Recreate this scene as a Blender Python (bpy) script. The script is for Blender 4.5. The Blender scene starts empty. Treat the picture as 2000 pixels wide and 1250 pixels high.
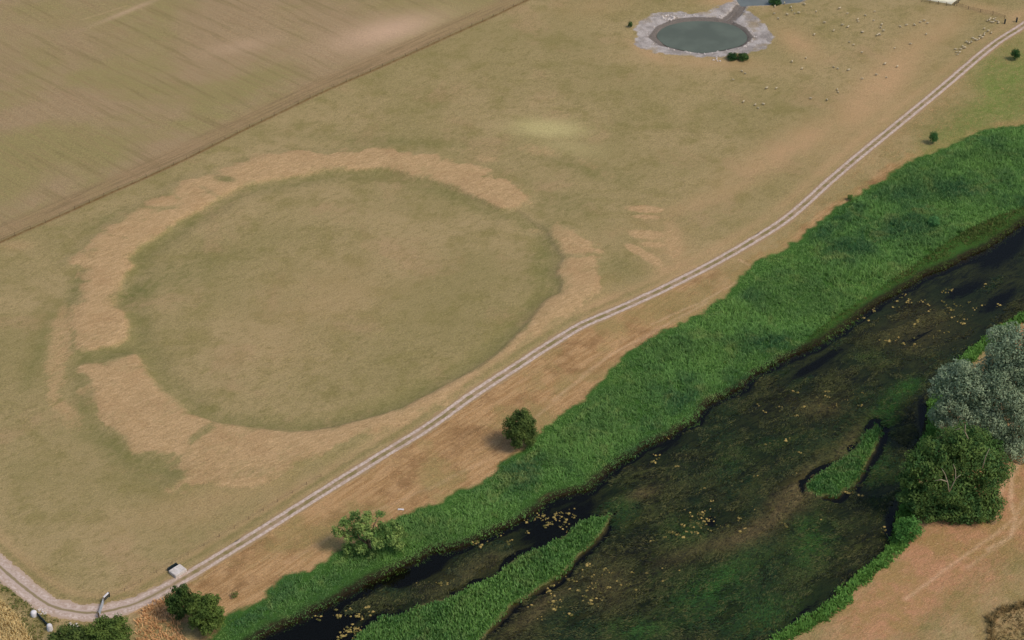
import bpy, math, random
import numpy as np
from mathutils import Vector, Matrix
random.seed(7); rng = np.random.default_rng(7)
R = math.radians
scene = bpy.context.scene
COL = scene.collection

# ------------------------------------------------------------------ camera, sky, sun, exposure
FPX = 3800.0                      # focal length in photo pixels (photo is 2000 wide)
PITCH = R(36.0)
CAMH = 280.0
SP, CP = math.sin(PITCH), math.cos(PITCH)
cam = bpy.data.cameras.new('camera'); camo = bpy.data.objects.new('camera', cam); COL.objects.link(camo)
camo.location = (0, 0, CAMH); camo.rotation_euler = (math.pi/2-PITCH, 0, 0)
cam.sensor_width = 36; cam.lens = FPX/2000*36; cam.clip_start = 1; cam.clip_end = 20000
scene.camera = camo
SUN_EL, SUN_AZ = R(54), R(112)     # azimuth measured from +Y towards +X
w = bpy.data.worlds.new('World'); scene.world = w; w.use_nodes = True
nt = w.node_tree; bg = nt.nodes['Background']
sky = nt.nodes.new('ShaderNodeTexSky'); sky.sky_type = 'NISHITA'; sky.sun_disc = False
sky.sun_elevation = SUN_EL; sky.sun_rotation = SUN_AZ; sky.dust_density = 2.0
nt.links.new(sky.outputs[0], bg.inputs[0]); bg.inputs[1].default_value = 0.145
sl = bpy.data.lights.new('sun', 'SUN'); sl.energy = 2.0; sl.angle = R(17); sl.color = (1.0, .93, .84)
so = bpy.data.objects.new('sun', sl); COL.objects.link(so)
sd = Vector((math.sin(SUN_AZ)*math.cos(SUN_EL), math.cos(SUN_AZ)*math.cos(SUN_EL), math.sin(SUN_EL)))
so.rotation_euler = sd.to_track_quat('Z', 'Y').to_euler(); so.location = (0, 300, 400)
vs = scene.view_settings; vs.view_transform = 'Standard'; vs.look = 'None'; vs.gamma = 1; vs.exposure = 0.24
vs.use_curve_mapping = False

# ------------------------------------------------------------------ helpers
def G(px, py):                    # where the line of sight of a photo point meets level ground
    t = (py-625)/FPX; z = CAMH/(SP+CP*t)
    return ((px-1000)/FPX*z, (CP-t*SP)*z)
def GA(pts): return np.array([G(a, b) for a, b in pts])
def scl(py): return FPX*(SP+CP*(py-625)/FPX)/CAMH      # photo pixels per metre
def lin(c): c /= 255.0; return c/12.92 if c <= .04045 else ((c+.055)/1.055)**2.4
K = 0.86
def C(r, g, b, k=1.0): return (lin(r)*K*k, lin(g)*K*k, lin(b)*K*k, 1)

def vnoise(x, y, s, seed):
    x = x/s+seed*17.31; y = y/s-seed*9.17
    xi = np.floor(x).astype(np.int64); yi = np.floor(y).astype(np.int64); fx = x-xi; fy = y-yi
    fx = fx*fx*(3-2*fx); fy = fy*fy*(3-2*fy)
    def h(a, b):
        n = (a*374761393+b*668265263+seed*1442695) & 0x7fffffff
        n = ((n ^ (n >> 13))*1274126177) & 0x7fffffff
        return ((n ^ (n >> 16)) & 0xffff)/65535.0
    return (h(xi, yi)*(1-fx)+h(xi+1, yi)*fx)*(1-fy)+(h(xi, yi+1)*(1-fx)+h(xi+1, yi+1)*fx)*fy
def fbm(x, y, s, seed, o=4):
    v = 0; a = .5; t = 0
    for i in range(o): v = v+a*vnoise(x, y, s/2**i, seed+i); t += a; a *= .55
    return v/t
def sdf(poly, X, Y, pad=14.0):    # signed distance to a polygon, positive inside
    out = np.full(X.shape, -pad)
    m = (X > poly[:, 0].min()-pad) & (X < poly[:, 0].max()+pad) & (Y > poly[:, 1].min()-pad) & (Y < poly[:, 1].max()+pad)
    x = X[m]; y = Y[m]; d = np.full(x.shape, 1e9); ins = np.zeros(x.shape, bool)
    for i in range(len(poly)):
        ax, ay = poly[i-1]; bx, by = poly[i]
        ex, ey = bx-ax, by-ay; L = ex*ex+ey*ey+1e-12
        t = np.clip(((x-ax)*ex+(y-ay)*ey)/L, 0, 1)
        d = np.minimum(d, (x-ax-t*ex)**2+(y-ay-t*ey)**2)
        if ay != by: ins ^= ((ay > y) != (by > y)) & (x < ex*(y-ay)/ey+ax)
    d = np.sqrt(d); out[m] = np.where(ins, d, -d); return np.maximum(out, -pad)
def ldist(pts, X, Y):
    d = np.full(X.shape, 1e9)
    for i in range(1, len(pts)):
        ax, ay = pts[i-1]; ex, ey = pts[i][0]-ax, pts[i][1]-ay; L = ex*ex+ey*ey+1e-12
        t = np.clip(((X-ax)*ex+(Y-ay)*ey)/L, 0, 1)
        d = np.minimum(d, (X-ax-t*ex)**2+(Y-ay-t*ey)**2)
    return np.sqrt(d)
def sst(v, a, b): t = np.clip((v-a)/(b-a), 0, 1); return t*t*(3-2*t)
def blob(X, Y, px, py, rx, ry, ang=0, p=1.0):          # soft elliptic patch; radii in photo pixels, turned by ang
    cx, cy = G(px, py); s = scl(py); th = math.atan(CAMH*1.0/cy)
    ux, uy = X-cx, Y-cy; u = ux*s; v = -uy*s*math.sin(th)
    c, q = math.cos(R(ang)), math.sin(R(ang))
    a = (u*c+v*q)/rx; b = (-u*q+v*c)/ry
    return np.exp(-(a*a+b*b)**p)

def dirang(a, b): p, q = G(*a), G(*b); return math.atan2(q[1]-p[1], q[0]-p[0])
def tag(o, label=None, cat=None, group=None, kind=None):
    if label: o['label'] = label
    if cat: o['category'] = cat
    if group: o['group'] = group
    if kind: o['kind'] = kind
    return o
def npmesh(name, V, F, mats, parent=None, smooth=False, attrs=None, midx=None):
    V = np.asarray(V, dtype=np.float32); F = np.asarray(F, dtype=np.int32)
    me = bpy.data.meshes.new(name); n = F.shape[1]
    me.vertices.add(len(V)); me.vertices.foreach_set('co', V.ravel())
    me.loops.add(F.size); me.loops.foreach_set('vertex_index', F.ravel())
    me.polygons.add(len(F)); me.polygons.foreach_set('loop_start', np.arange(0, F.size, n, dtype=np.int32))
    me.polygons.foreach_set('loop_total', np.full(len(F), n, dtype=np.int32))
    if not isinstance(mats, (list, tuple)): mats = [mats]
    for m in mats: me.materials.append(m)
    if midx is not None: me.polygons.foreach_set('material_index', np.asarray(midx, dtype=np.int32))
    me.update(calc_edges=True); me.validate()
    me.polygons.foreach_set('use_smooth', np.full(len(me.polygons), smooth))
    if attrs:
        for k, v in attrs.items():
            a = me.attributes.new(k, 'FLOAT', 'POINT'); a.data.foreach_set('value', np.asarray(v, dtype=np.float32).ravel())
    o = bpy.data.objects.new(name, me); COL.objects.link(o)
    if parent: o.parent = parent
    return o
def empty(name, loc, rz=0):
    o = bpy.data.objects.new(name, None); o.location = loc; o.rotation_euler = (0, 0, rz); o.empty_display_size = .3
    COL.objects.link(o); return o
def copy_tree(o, parent=None):
    c = o.copy(); COL.objects.link(c); c.parent = parent
    for ch in o.children: copy_tree(ch, c)
    return c
class MB:                          # polygon soup collector, quads/ngons through from_pydata
    def __init__(s): s.v = []; s.f = []
    def add(s, v, f): n = len(s.v); s.v += [tuple(a) for a in v]; s.f += [tuple(i+n for i in g) for g in f]
    def box(s, c, d, rz=0, jit=0, tilt=0):
        M = Matrix.Translation(c) @ Matrix.Rotation(rz, 4, 'Z') @ Matrix.Rotation(tilt, 4, 'X')
        b = min(d)*.12; vs_ = []
        for z, k in ((-1, 1), (1-2*b/d[2], 1), (1, 0)):
            for x, y in ((-1, -1), (1, -1), (1, 1), (-1, 1)):
                e = 0 if k else b
                vs_.append(M @ Vector((x*(d[0]/2-e)+random.uniform(-jit, jit), y*(d[1]/2-e)+random.uniform(-jit, jit), z*d[2]/2)))
        f = [(3, 2, 1, 0), (8, 9, 10, 11)]
        for r in (0, 4):
            for i in range(4): f.append((r+i, r+(i+1) % 4, r+4+(i+1) % 4, r+4+i))
        s.add(vs_, f)
    def tube(s, pts, rad, n=7):
        rings = []; pts = [Vector(p) for p in pts]
        for i, p in enumerate(pts):
            d = (pts[min(i+1, len(pts)-1)]-pts[max(i-1, 0)]).normalized()
            a = d.orthogonal().normalized(); b = d.cross(a); r = rad[i] if hasattr(rad, '__len__') else rad
            rings.append([p+(a*math.cos(2*math.pi*k/n)+b*math.sin(2*math.pi*k/n))*r for k in range(n)])
        v = [q for r in rings for q in r]; f = []
        for i in range(len(pts)-1):
            for k in range(n): f.append((i*n+k, i*n+(k+1) % n, (i+1)*n+(k+1) % n, (i+1)*n+k))
        f.append(tuple(range(n))[::-1]); f.append(tuple((len(pts)-1)*n+k for k in range(n))); s.add(v, f)
    def build(s, name, mat, parent=None, smooth=False):
        me = bpy.data.meshes.new(name); me.from_pydata(s.v, [], s.f); me.materials.append(mat); me.update()
        if smooth:
            for p in me.polygons: p.use_smooth = True
        o = bpy.data.objects.new(name, me); COL.objects.link(o)
        if parent: o.parent = parent
        return o
class NT:                          # small node-graph writer
    def __init__(s, name):
        s.m = bpy.data.materials.new(name); s.m.use_nodes = True; s.t = s.m.node_tree; s.t.nodes.clear()
        s.out = s.t.nodes.new('ShaderNodeOutputMaterial'); s.geo = s.t.nodes.new('ShaderNodeNewGeometry')
        s.pos = s.geo.outputs['Position']; s.rnd = s.geo.outputs['Random Per Island']
    def n(s, ty): return s.t.nodes.new(ty)
    def put(s, sock, v):
        if isinstance(v, bpy.types.NodeSocket): s.t.links.new(v, sock)
        else: sock.default_value = v
    def math(s, op, a, b=0, c=0, clamp=False):
        n = s.n('ShaderNodeMath'); n.operation = op; n.use_clamp = clamp
        s.put(n.inputs[0], a); s.put(n.inputs[1], b); s.put(n.inputs[2], c); return n.outputs[0]
    def mix(s, f, a, b, mode='MIX'):
        n = s.n('ShaderNodeMix'); n.data_type = 'RGBA'; n.blend_type = mode; n.clamp_factor = True
        s.put(n.inputs[0], f); s.put(n.inputs[6], a); s.put(n.inputs[7], b); return n.outputs[2]
    def step(s, v, a, b, o0=0.0, o1=1.0):
        n = s.n('ShaderNodeMapRange'); n.interpolation_type = 'SMOOTHSTEP'
        s.put(n.inputs[0], v); n.inputs[1].default_value = a; n.inputs[2].default_value = b
        n.inputs[3].default_value = o0; n.inputs[4].default_value = o1; return n.outputs[0]
    def attr(s, name): n = s.n('ShaderNodeAttribute'); n.attribute_name = name; return n.outputs['Fac']
    def mapv(s, rz=0, sc=(1, 1, 1), src=None):
        a = s.n('ShaderNodeMapping'); a.inputs['Rotation'].default_value = (0, 0, rz); s.put(a.inputs[0], src or s.pos)
        b = s.n('ShaderNodeMapping'); b.inputs['Scale'].default_value = sc; s.put(b.inputs[0], a.outputs[0]); return b.outputs[0]
    def noise(s, vec, scale, det=4, rough=.55, dist=0):
        n = s.n('ShaderNodeTexNoise'); s.put(n.inputs['Vector'], vec); n.inputs['Scale'].default_value = scale
        n.inputs['Detail'].default_value = det; n.inputs['Roughness'].default_value = rough; n.inputs['Distortion'].default_value = dist
        return n.outputs[0]
    def bump(s, h, st, d): n = s.n('ShaderNodeBump'); n.inputs['Strength'].default_value = st; n.inputs['Distance'].default_value = d; s.put(n.inputs['Height'], h); return n.outputs[0]
    def diffuse(s, col, rough=.95, spec=.15, normal=None, trans=None):
        p = s.n('ShaderNodeBsdfPrincipled'); s.put(p.inputs['Base Color'], col); p.inputs['Roughness'].default_value = rough
        p.inputs['Specular IOR Level'].default_value = spec
        if normal is not None: s.put(p.inputs['Normal'], normal)
        o = p.outputs[0]
        if trans:
            t = s.n('ShaderNodeBsdfTranslucent'); s.put(t.inputs[0], col); m = s.n('ShaderNodeMixShader'); m.inputs[0].default_value = trans
            s.t.links.new(o, m.inputs[1]); s.t.links.new(t.outputs[0], m.inputs[2]); o = m.outputs[0]
        s.t.links.new(o, s.out.inputs[0]); return s.m

# ------------------------------------------------------------------ plan of the place (traced outlines, all laid on the ground in metres)
BANK_N = [(148,688),(143,640),(147,597),(160,556),(174,525),(156,519),(134,517),(141,507),(168,487),(175,470),(202,457),(218,440),(240,428),
 (250,417),(279,400),(323,376),(353,356),(386,343),(433,339),(470,319),(500,309),(534,299),(594,296),(651,297),(702,291),(762,287),(802,295),
 (853,297),(886,314),(937,334),(970,349),(1000,362),(1022,375),(1028,392),(1010,408),(977,409),(937,391),(903,374),(856,356),(802,343),(769,333),
 (735,330),(685,331),(634,333),(584,343),(534,351),(500,357),(464,366),(430,386),(386,413),(346,433),(326,452),(279,480),(251,505),(262,519),
 (239,544),(232,571),(218,599),(243,610),(249,635),(250,662),(215,679),(175,686)]
BANK_S = [(155,719),(202,712),(235,700),(265,692),(279,712),(302,749),(346,783),(370,810),(420,826),(500,838),(567,845),(611,843),(651,836),
 (735,815),(786,799),(853,765),(920,728),(970,694),(1000,665),(1034,628),(1067,587),(1094,575),(1097,554),(1087,531),(1101,504),(1077,470),
 (1071,452),(1077,441),(1118,450),(1155,480),(1168,494),(1175,521),(1178,548),(1165,575),(1132,600),(1090,625),(1040,655),(1000,690),(950,725),
 (900,765),(840,800),(760,840),(690,870),(600,905),(540,935),(470,955),(400,958),(330,950),(345,925),(353,904),(336,894),(302,887),(255,867),
 (228,847),(205,820),(181,790),(161,756)]
OUTER = [(118,591),(150,600),(144,640),(143,690),(128,722),(126,773),(161,800),(168,838),(140,845),(111,830),(90,790),(86,722),(90,670),(98,630)]
HOLLOW = [(366,868),(378,850),(398,836),(418,830),(422,842),(400,858),(384,872)]
TRACK = [(2120,-45),(2060,3),(2000,49),(1937,90),(1836,175),(1735,258),(1634,342),(1555,412),(1500,452),(1403,509),(1302,561),(1202,607),(1134,637),(1067,678),
 (1000,722),(920,775),(840,833),(760,882),(668,938),(580,993),(500,1043),(403,1103),(332,1145),(269,1177),(228,1190),(190,1197),(150,1196),(98,1183),(50,1150),
 (0,1107),(-60,1050),(-130,980)]
REED_TOP = [(2300,120),(2150,190),(2000,242),(1970,245),(1920,255),(1860,279),(1836,294),(1786,309),(1718,353),(1668,383),(1628,410),(1580,450),(1534,487),(1500,500),(1470,517),
 (1447,541),(1420,578),(1370,608),(1336,625),(1275,658),(1228,689),(1202,709),(1175,742),(1144,779),(1111,806),(1067,833),(1020,880),(970,918),(937,945),(896,957),
 (863,984),(819,991),(779,1008),(735,1035),(690,1060),(651,1076),(634,1092),(601,1115),(550,1134),(500,1178),(470,1188),(443,1200),(425,1225),(400,1260),(330,1340)]
REED_BOT = [(420,1290),(500,1238),(584,1201),(641,1170),(658,1163),(718,1130),(792,1096),(836,1073),(903,1058),(954,1035),(1000,1017),(1050,986),(1084,965),
 (1144,949),(1175,924),(1202,898),(1252,868),(1310,843),(1360,811),(1372,790),(1410,767),(1447,747),(1470,727),(1500,707),(1545,688),(1590,668),(1640,640),(1690,600),(1740,570),
 (1802,533),(1870,505),(1937,471),(2000,428),(2150,340),(2350,220)]
RIGHT_BANK = [(2400,380),(2200,500),(2060,575),(2000,608),(1950,637),(1890,680),(1840,730),(1815,790),(1800,850),(1768,920),(1758,985),(1746,1030),(1738,1066),(1688,1105),(1641,1149),(1601,1186),(1560,1212),(1515,1240),(1420,1300),(1300,1400)]
ISLE_A = [(1196,998),(1134,1018),(1094,1046),(1034,1073),(1000,1090),(964,1118),(903,1152),(853,1168),(786,1192),(745,1203),(715,1222),(680,1250),(640,1290),
 (880,1290),(937,1248),(970,1210),(1000,1176),(1044,1149),(1091,1119),(1128,1082),(1161,1052),(1185,1030)]
ISLE_B = [(1574,938),(1601,919),(1641,893),(1672,868),(1692,842),(1712,820),(1722,834),(1712,866),(1688,910),(1670,942),(1634,962),(1597,965),(1578,954)]
POND = [(1267,70),(1281,50),(1312,36),(1353,31),(1398,32),(1434,40),(1456,52),(1470,70),(1456,86),(1416,95),(1371,101),(1326,95),(1286,86)]
POND_W = [(1283,66),(1296,50),(1322,41),(1353,37),(1398,38),(1430,44),(1450,55),(1460,70),(1448,84),(1414,93),(1371,99),(1330,93),(1300,84)]
SHORE = [(1241,79),(1245,67),(1243,50),(1259,34),(1277,25),(1308,22),(1353,23),(1389,20),(1405,10),(1432,3),(1446,14),(1466,26),(1481,40),(1506,54),(1519,74),
 (1506,85),(1484,97),(1452,104),(1416,108),(1362,112),(1317,108),(1272,101),(1252,92)]
CHAN = [(1412,36),(1424,28),(1434,19),(1442,8),(1452,9),(1447,20),(1438,30),(1428,40)]
POND2 = [(1440,0),(1447,9),(1470,8),(1500,7),(1560,2),(1590,-14),(1640,-40),(1500,-50),(1420,-40)]
FENCE = [(-160,538),(0,474),(170,398),(340,322),(500,243),(640,176),(760,124),(880,70),(960,34),(1030,0),(1130,-50),(1260,-120)]
FIELD = [(-200,555)]+FENCE+[(1260,-700),(-700,-700),(-700,600)]
STRIP = [p for p in TRACK[2:25]]+REED_TOP[::-1][2:]
RIVER = REED_BOT+RIGHT_BANK
GREENGAP = [(150,688),(215,680),(252,664),(268,690),(235,699),(200,711),(152,717)]

# ------------------------------------------------------------------ ground sheet
def axis(a, b, st, far, n=26):
    core = np.arange(a, b+st/2, st); e = np.geomspace(st*2, far, n)
    return np.concatenate([a-e[::-1], core, b+e])
xs = axis(-190, 190, .5, 5000); ys = axis(235, 625, .5, 6000)
GX, GY = np.meshgrid(xs, ys)
wx = (fbm(GX, GY, 5, 3, 3)-.5)*2.4+(fbm(GX, GY, 1.6, 31, 2)-.5)*1.6; wy = (fbm(GX, GY, 5, 5, 3)-.5)*2.4+(fbm(GX, GY, 1.6, 33, 2)-.5)*1.6
PX, PY = GX+wx, GY+wy                        # ragged copies of the coordinates
P = {k: GA(v) for k, v in dict(bn=BANK_N, bs=BANK_S, ou=OUTER, ho=HOLLOW, isa=ISLE_A, isb=ISLE_B, pond=POND, pw=POND_W, sh=SHORE, ch=CHAN, p2=POND2, fi=FIELD, st=STRIP, ri=RIVER, gg=GREENGAP).items()}
P['rd'] = GA(REED_TOP+REED_BOT)
d_riv = sdf(P['ri'], GX+wx*.5, GY+wy*.5); d_isa = sdf(P['isa'], GX+wx*.4, GY+wy*.4); d_isb = sdf(P['isb'], GX+wx*.4, GY+wy*.4)
d_pond = sdf(P['pond'], GX, GY); d_p2 = np.maximum(sdf(P['p2'], GX, GY), sdf(P['ch'], GX, GY, 6))
d_reed = sdf(P['rd'], PX, PY)
d_bank = np.maximum(sdf(P['bn'], GX+wx*.45, GY+wy*.45), sdf(P['bs'], GX+wx*.45, GY+wy*.45))
d_smooth = np.maximum(sdf(P['bn'], GX, GY), sdf(P['bs'], GX, GY))
trk = GA(TRACK)
d_trk = ldist(trk, GX, GY)
inside = sdf(GA(BANK_N[34:]+BANK_S[3:27]), GX, GY)
d_bank = d_bank+(fbm(GX, GY, 4.5, 66)-.5)*sst(inside, -1.5, -4)*9
dry = sst(d_bank, -2.4, 2.6)*(.70+.50*sst(fbm(GX, GY, 6, 93), .35, .6))
# softer feet of the ring: fade south-west corner, the side by the track and the dim eastern limb
dry *= 1-.55*blob(GX, GY, 520, 950, 150, 30, -15); dry *= 1-.35*blob(GX, GY, 1010, 700, 150, 45, -38)
dry *= 1-.75*sst(sdf(P['ho'], PX, PY), -.8, .8)
def bl(*a, k=1.0, **kw): return k*blob(GX, GY, *a, **kw)
annex = np.maximum.reduce([bl(1260,409,40,8,3,p=2), bl(1262,424,34,5,2,p=2,k=.8), bl(1264,459,40,10,4,p=2), bl(1275,478,30,6,3,p=2,k=.9), bl(1243,489,26,9,25,p=2), bl(1272,506,30,11,30,p=2,k=.9), bl(1316,475,26,52,0,p=1.5,k=.66), bl(1300,525,40,14,-5,k=.55), bl(1275,455,52,60,0,p=1.5,k=.2)])
dry = np.maximum(dry, annex)
dry = np.maximum(dry, (.34+.42*fbm(GX, GY, 8, 92))*sst(sdf(P['ou'], PX, PY), -2.2, 2.2))
dry = np.maximum(dry, np.maximum.reduce([bl(1050,293,50,14,8,p=2,k=.5), bl(952,309,26,8,4,p=2,k=.55), bl(1148,320,26,10,20,p=2,k=.4), bl(1186,341,22,9,15,p=2,k=.4), bl(1048,450,22,7,5,p=2,k=.45), bl(920,294,80,6,4,p=2,k=.3)]))
for q in ([(262,402),(300,410),(348,411)], [(392,368),(412,380),(430,388)], [(205,462),(250,470)], [(1080,498),(1130,506),(1170,500)], [(330,378),(352,392)]): dry *= 1-.6*np.exp(-(ldist(GA(q), GX+wx*.3, GY+wy*.3)/.7)**2)
dry *= 1-.8*bl(440,352,22,6,10,p=2); dry *= 1-.5*bl(1140,500,30,5,-5,p=2); dry *= 1-.5*bl(330,410,34,4,-14,p=2)
lane = sst(sdf(GA([(p[0], p[1]) for p in TRACK]+[(-400, 1500), (2600, 1500), (2600, -300)]), GX, GY, 60), 0, .5)      # 1 on the river side of the track
strip = sst(sdf(P['st'], PX, PY), -.8, 1.5)
strip_w = strip*(.35+.65*sst(GX, 75, 10)); strip_w = np.maximum(strip_w, .85*sst(d_reed, -5.5, -.3)*lane*(d_reed < .5))
parch = np.maximum.reduce([bl(1720,170,190,36,-38,k=.95), bl(1550,285,160,28,-26,k=.85), bl(1180,600,60,40,-30,k=.4), bl(1840,60,90,22,-30,k=.55), bl(1560,85,46,26,30,k=.8), bl(1380,122,130,14,3,k=.55),
 bl(1270,105,44,14,30,k=.75), bl(1420,2,60,9,0,k=.8), bl(1170,10,90,22,-10,k=.35), bl(1305,480,60,64,0,k=.45), bl(1340,540,110,24,-28,k=.5), bl(1400,380,200,16,-20,k=.45), bl(1180,620,70,22,-30,k=.5), bl(420,980,170,40,-15,k=.45), bl(1440,540,90,14,-35,k=.4),
 bl(760,60,110,26,-14,k=.9), bl(690,80,60,20,-10,k=.5), bl(250,22,60,5,-25,k=.5), bl(470,90,70,14,-10,k=.35), bl(1930,20,60,12,10,k=.6), bl(640,580,150,70,-20,k=.28), bl(560,660,90,60,0,k=.22), bl(30,480,40,10,0,k=.4)])
rail = np.maximum(np.exp(-((d_trk-4.2)/1.9)**2)*.45*(1-lane), .35*np.exp(-(d_trk/4)**2))
parch = np.clip(parch+rail, 0, 1)
# ditch: greener turf just inside the ring, and between the two banks
inside = sdf(GA(BANK_N[34:]+BANK_S[3:27]), GX, GY)
ditch = sst(inside, -.5, .8)*sst(inside, 8, 2)
lush = ditch*(.35+.65*fbm(GX, GY, 14, 91))*.62
lush = np.maximum.reduce([lush, bl(262,572,60,22,-18,k=1.0), bl(340,540,90,30,-15,k=.5), bl(1062,510,26,80,10,k=.75), bl(1040,600,50,30,-40,k=.5), bl(230,880,95,20,32,k=.7), bl(160,790,14,60,-18,k=.65), bl(330,920,60,22,15,k=.55),
 bl(150,560,16,60,8,k=.6), bl(75,690,14,80,5,k=.45), bl(760,275,180,8,3,k=.35), bl(1110,400,60,26,0,k=.4), bl(1200,520,40,20,0,k=.4), bl(440,352,26,8,10,k=.8), bl(394,850,30,18,-25,k=.4), bl(200,432,30,14,-30,k=.5),
 bl(1990,190,60,34,-20,k=1.0), bl(1900,230,110,30,-25,k=.8), bl(1780,330,60,20,-35,k=.45), bl(1960,160,60,60,0,k=.7), bl(1140,330,90,16,15,k=.35), sst(sdf(P['gg'], PX, PY), -1.2, 1.2)*.55,
 bl(20,1150,60,10,35,k=.8), bl(75,1205,50,9,45,k=.7)])
hedge = np.exp(-((d_trk-3.4)/.75)**2)*(1-lane)*sst(GX, 60, 20)
lush = np.maximum(lush, hedge*.5)
pale = np.maximum(bl(1070,250,75,20,3,p=1.3,k=1.0), bl(1110,285,70,16,10,k=.4))
field = sst(sdf(P['fi'], GX, GY, 30), -.2, .3)
fl_d = ldist(GA(FENCE), GX, GY)
fline = np.exp(-(fl_d/.42)**2); fside = field*sst(fl_d, 9, 5)
grav = sst(sdf(P['sh'], GX+wx*1.3, GY+wy*1.3), -1.0, 1.0); grav = np.maximum(grav, .8*np.exp(-(np.maximum(-d_p2, 0)/1.5)**2))
mud = sst(sdf(P['pond'], GX+wx*.2, GY+wy*.2), -.9, .6); mud = np.maximum(mud, sst(sdf(P['ch'], GX, GY, 6), -.6, .4))
reedm = np.maximum.reduce([sst(d_reed, -.6, .6), sst(d_isa, -.5, .7), sst(d_isb, -.5, .7)])
wat = sst(d_riv, -.2, .8)
rb = GA(RIGHT_BANK); d_rb = ldist(rb, PX, PY)
rside = sdf(GA(RIGHT_BANK+[(1400,1500),(2700,1500),(2700,300)]), GX, GY, 60)
fringe = sst(rside, -1, .3)*sst(d_rb, 3.4, 2.0)
rdry = sst(rside, 0, 3)*(.6+.6*fbm(GX, GY, 7, 99))*(.42+.75*np.clip(bl(1960,900,80,120,10,k=1.0)+bl(1850,1080,160,60,-35,k=.9)+bl(1720,1190,120,40,-35,k=.7)+bl(1700,1120,90,10,-38,k=.4)+bl(1990,650,40,50,k=.9)+bl(1990,1010,60,60,k=.6), 0, 1))
rlush = sst(rside, 0, 3)*np.clip(bl(1850,1180,190,16,-38,k=.8)+bl(1600,1230,100,10,-38,k=.6)+bl(1960,1090,60,30,-30,k=.55)+bl(1740,1070,70,9,-38,k=.7)+bl(1820,1010,60,8,-30,k=.5), 0, 1)
lush = np.maximum(lush, rlush*.8)
path = np.zeros_like(GX)
for pts, wd, k in [([(2000,890),(1978,930),(1975,975),(1984,1015),(1972,1050),(1930,1075)], .5, .9), ([(1985,900),(1962,945),(1950,985),(1940,1020)], .45, .7), ([(1972,905),(1945,950),(1925,1000)], .4, .6), ([(2010,960),(1985,1010),(1920,1060),(1850,1110),(1770,1170)], .45, .6),
 ([(2010,1000),(1960,1060),(1890,1110)], .4, .5), ([(1445,508),(1465,518)], .3, .9), ([(1010,850),(1090,775),(1180,700),(1290,640),(1380,590)], .5, .45), ([(560,1100),(700,1010),(850,950),(950,900)], .5, .3), ([(160,38),(200,27),(250,12)], .4, .3), ([(1275,632),(1370,590),(1460,540)], .4, .5), ([(1500,2),(1300,60)], .1, 0)]:
    path = np.maximum(path, k*np.exp(-(ldist(GA(pts), GX+wx*.25, GY+wy*.25)/wd)**2))
rut2 = np.maximum.reduce([np.exp(-(ldist(GA(q), GX+wx*.4, GY+wy*.4)/.7)**2) for q in ([(770,990),(860,945),(950,880),(1010,835)], [(1060,790),(1130,730),(1210,670)], [(1040,810),(1100,770),(1160,720)], [(480,1110),(600,1050),(740,980)])])
lush = np.maximum(lush*(1-.75*dry), rut2*.35)
meadow = np.clip(bl(1990,190,60,60,-20)+bl(1900,235,120,30,-30,k=.9)+bl(1960,150,60,40,k=.7)+bl(1800,320,70,20,-35,k=.5)+bl(2060,120,80,60,k=.8), 0, 1)*lane
# bed of the river: dense weed, open deep pools plus painted tree shade, paler silt, brighter mats
deep = np.clip(bl(600,1230,120,26,-20,p=1.5)+bl(820,1112,70,15,-27,p=1.3)+bl(1090,1010,100,26,-27,p=1.3,k=.9)+bl(680,1165,60,12,-25,k=.8)+bl(1745,1025,16,42,10,p=1.3)+bl(1808,820,12,60,5,k=1.0)+bl(1960,480,80,24,-30,k=.9)+bl(1880,560,60,14,-20,k=.7)
 +bl(1600,700,90,10,-28,k=.75)+bl(1950,580,70,14,-28,k=.75)+bl(875,1226,30,6,-10,p=2)+bl(945,1190,26,6,-40,p=2,k=.9)+bl(1300,870,70,10,-28,k=.55)+bl(1700,1110,50,12,-38,k=.6)+bl(1570,1190,90,14,-38,k=.55)+bl(1390,1010,16,16,30,k=.7)+bl(1790,650,60,16,-20,k=.5)+bl(1690,960,50,20,-60,k=.35)+bl(640,1250,100,20,0,k=.8)
 +np.exp(-((d_riv-1.0)/1.1)**2)*(rside < -20)*1.0+(np.exp(-((-d_isa-.8)/.8)**2)*(d_isa < 0)+np.exp(-((-d_isb-.9)/.9)**2)*(d_isb < 0))*1.5*sst(fbm(GX, GY, 6, 77), .35, .65), 0, 1)
matg = np.clip(bl(1400,1130,110,36,-32,k=1.0)+bl(1590,1060,60,34,-40,k=.95)+bl(1560,1020,30,18,-20,k=.5)+bl(1500,1190,110,40,-10,k=.65)+bl(1240,1225,60,24,0,k=.8)+bl(1778,748,30,16,-30,k=1.0)+bl(1735,800,60,22,-60,k=1.0)+bl(1700,850,70,26,-62,k=.8)+bl(1640,900,70,40,-40,k=.6)+bl(1720,930,30,60,20,k=.4)+bl(1460,880,90,30,-20,k=.3)+bl(1215,985,40,30,-60,k=.55)+bl(1650,610,60,24,-35,k=.5)+bl(1700,690,60,16,0,k=.35)+bl(1340,1030,50,36,0,k=.45), 0, 1)
silt = np.clip(bl(1560,955,120,26,-42,k=1.0)+bl(1450,1045,60,16,-30,k=.8)+bl(1660,860,70,12,-45,k=.7)+bl(1060,1180,90,16,-40,k=.6)+bl(920,1110,90,22,-25,k=.4)+bl(1250,960,30,10,-15,k=.8)+bl(1600,790,60,20,0,k=.35)+bl(1800,640,80,40,-20,k=.45)+bl(1380,1060,100,14,-20,k=.5)+bl(1180,1140,50,40,-40,k=.4), 0, 1)
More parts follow.
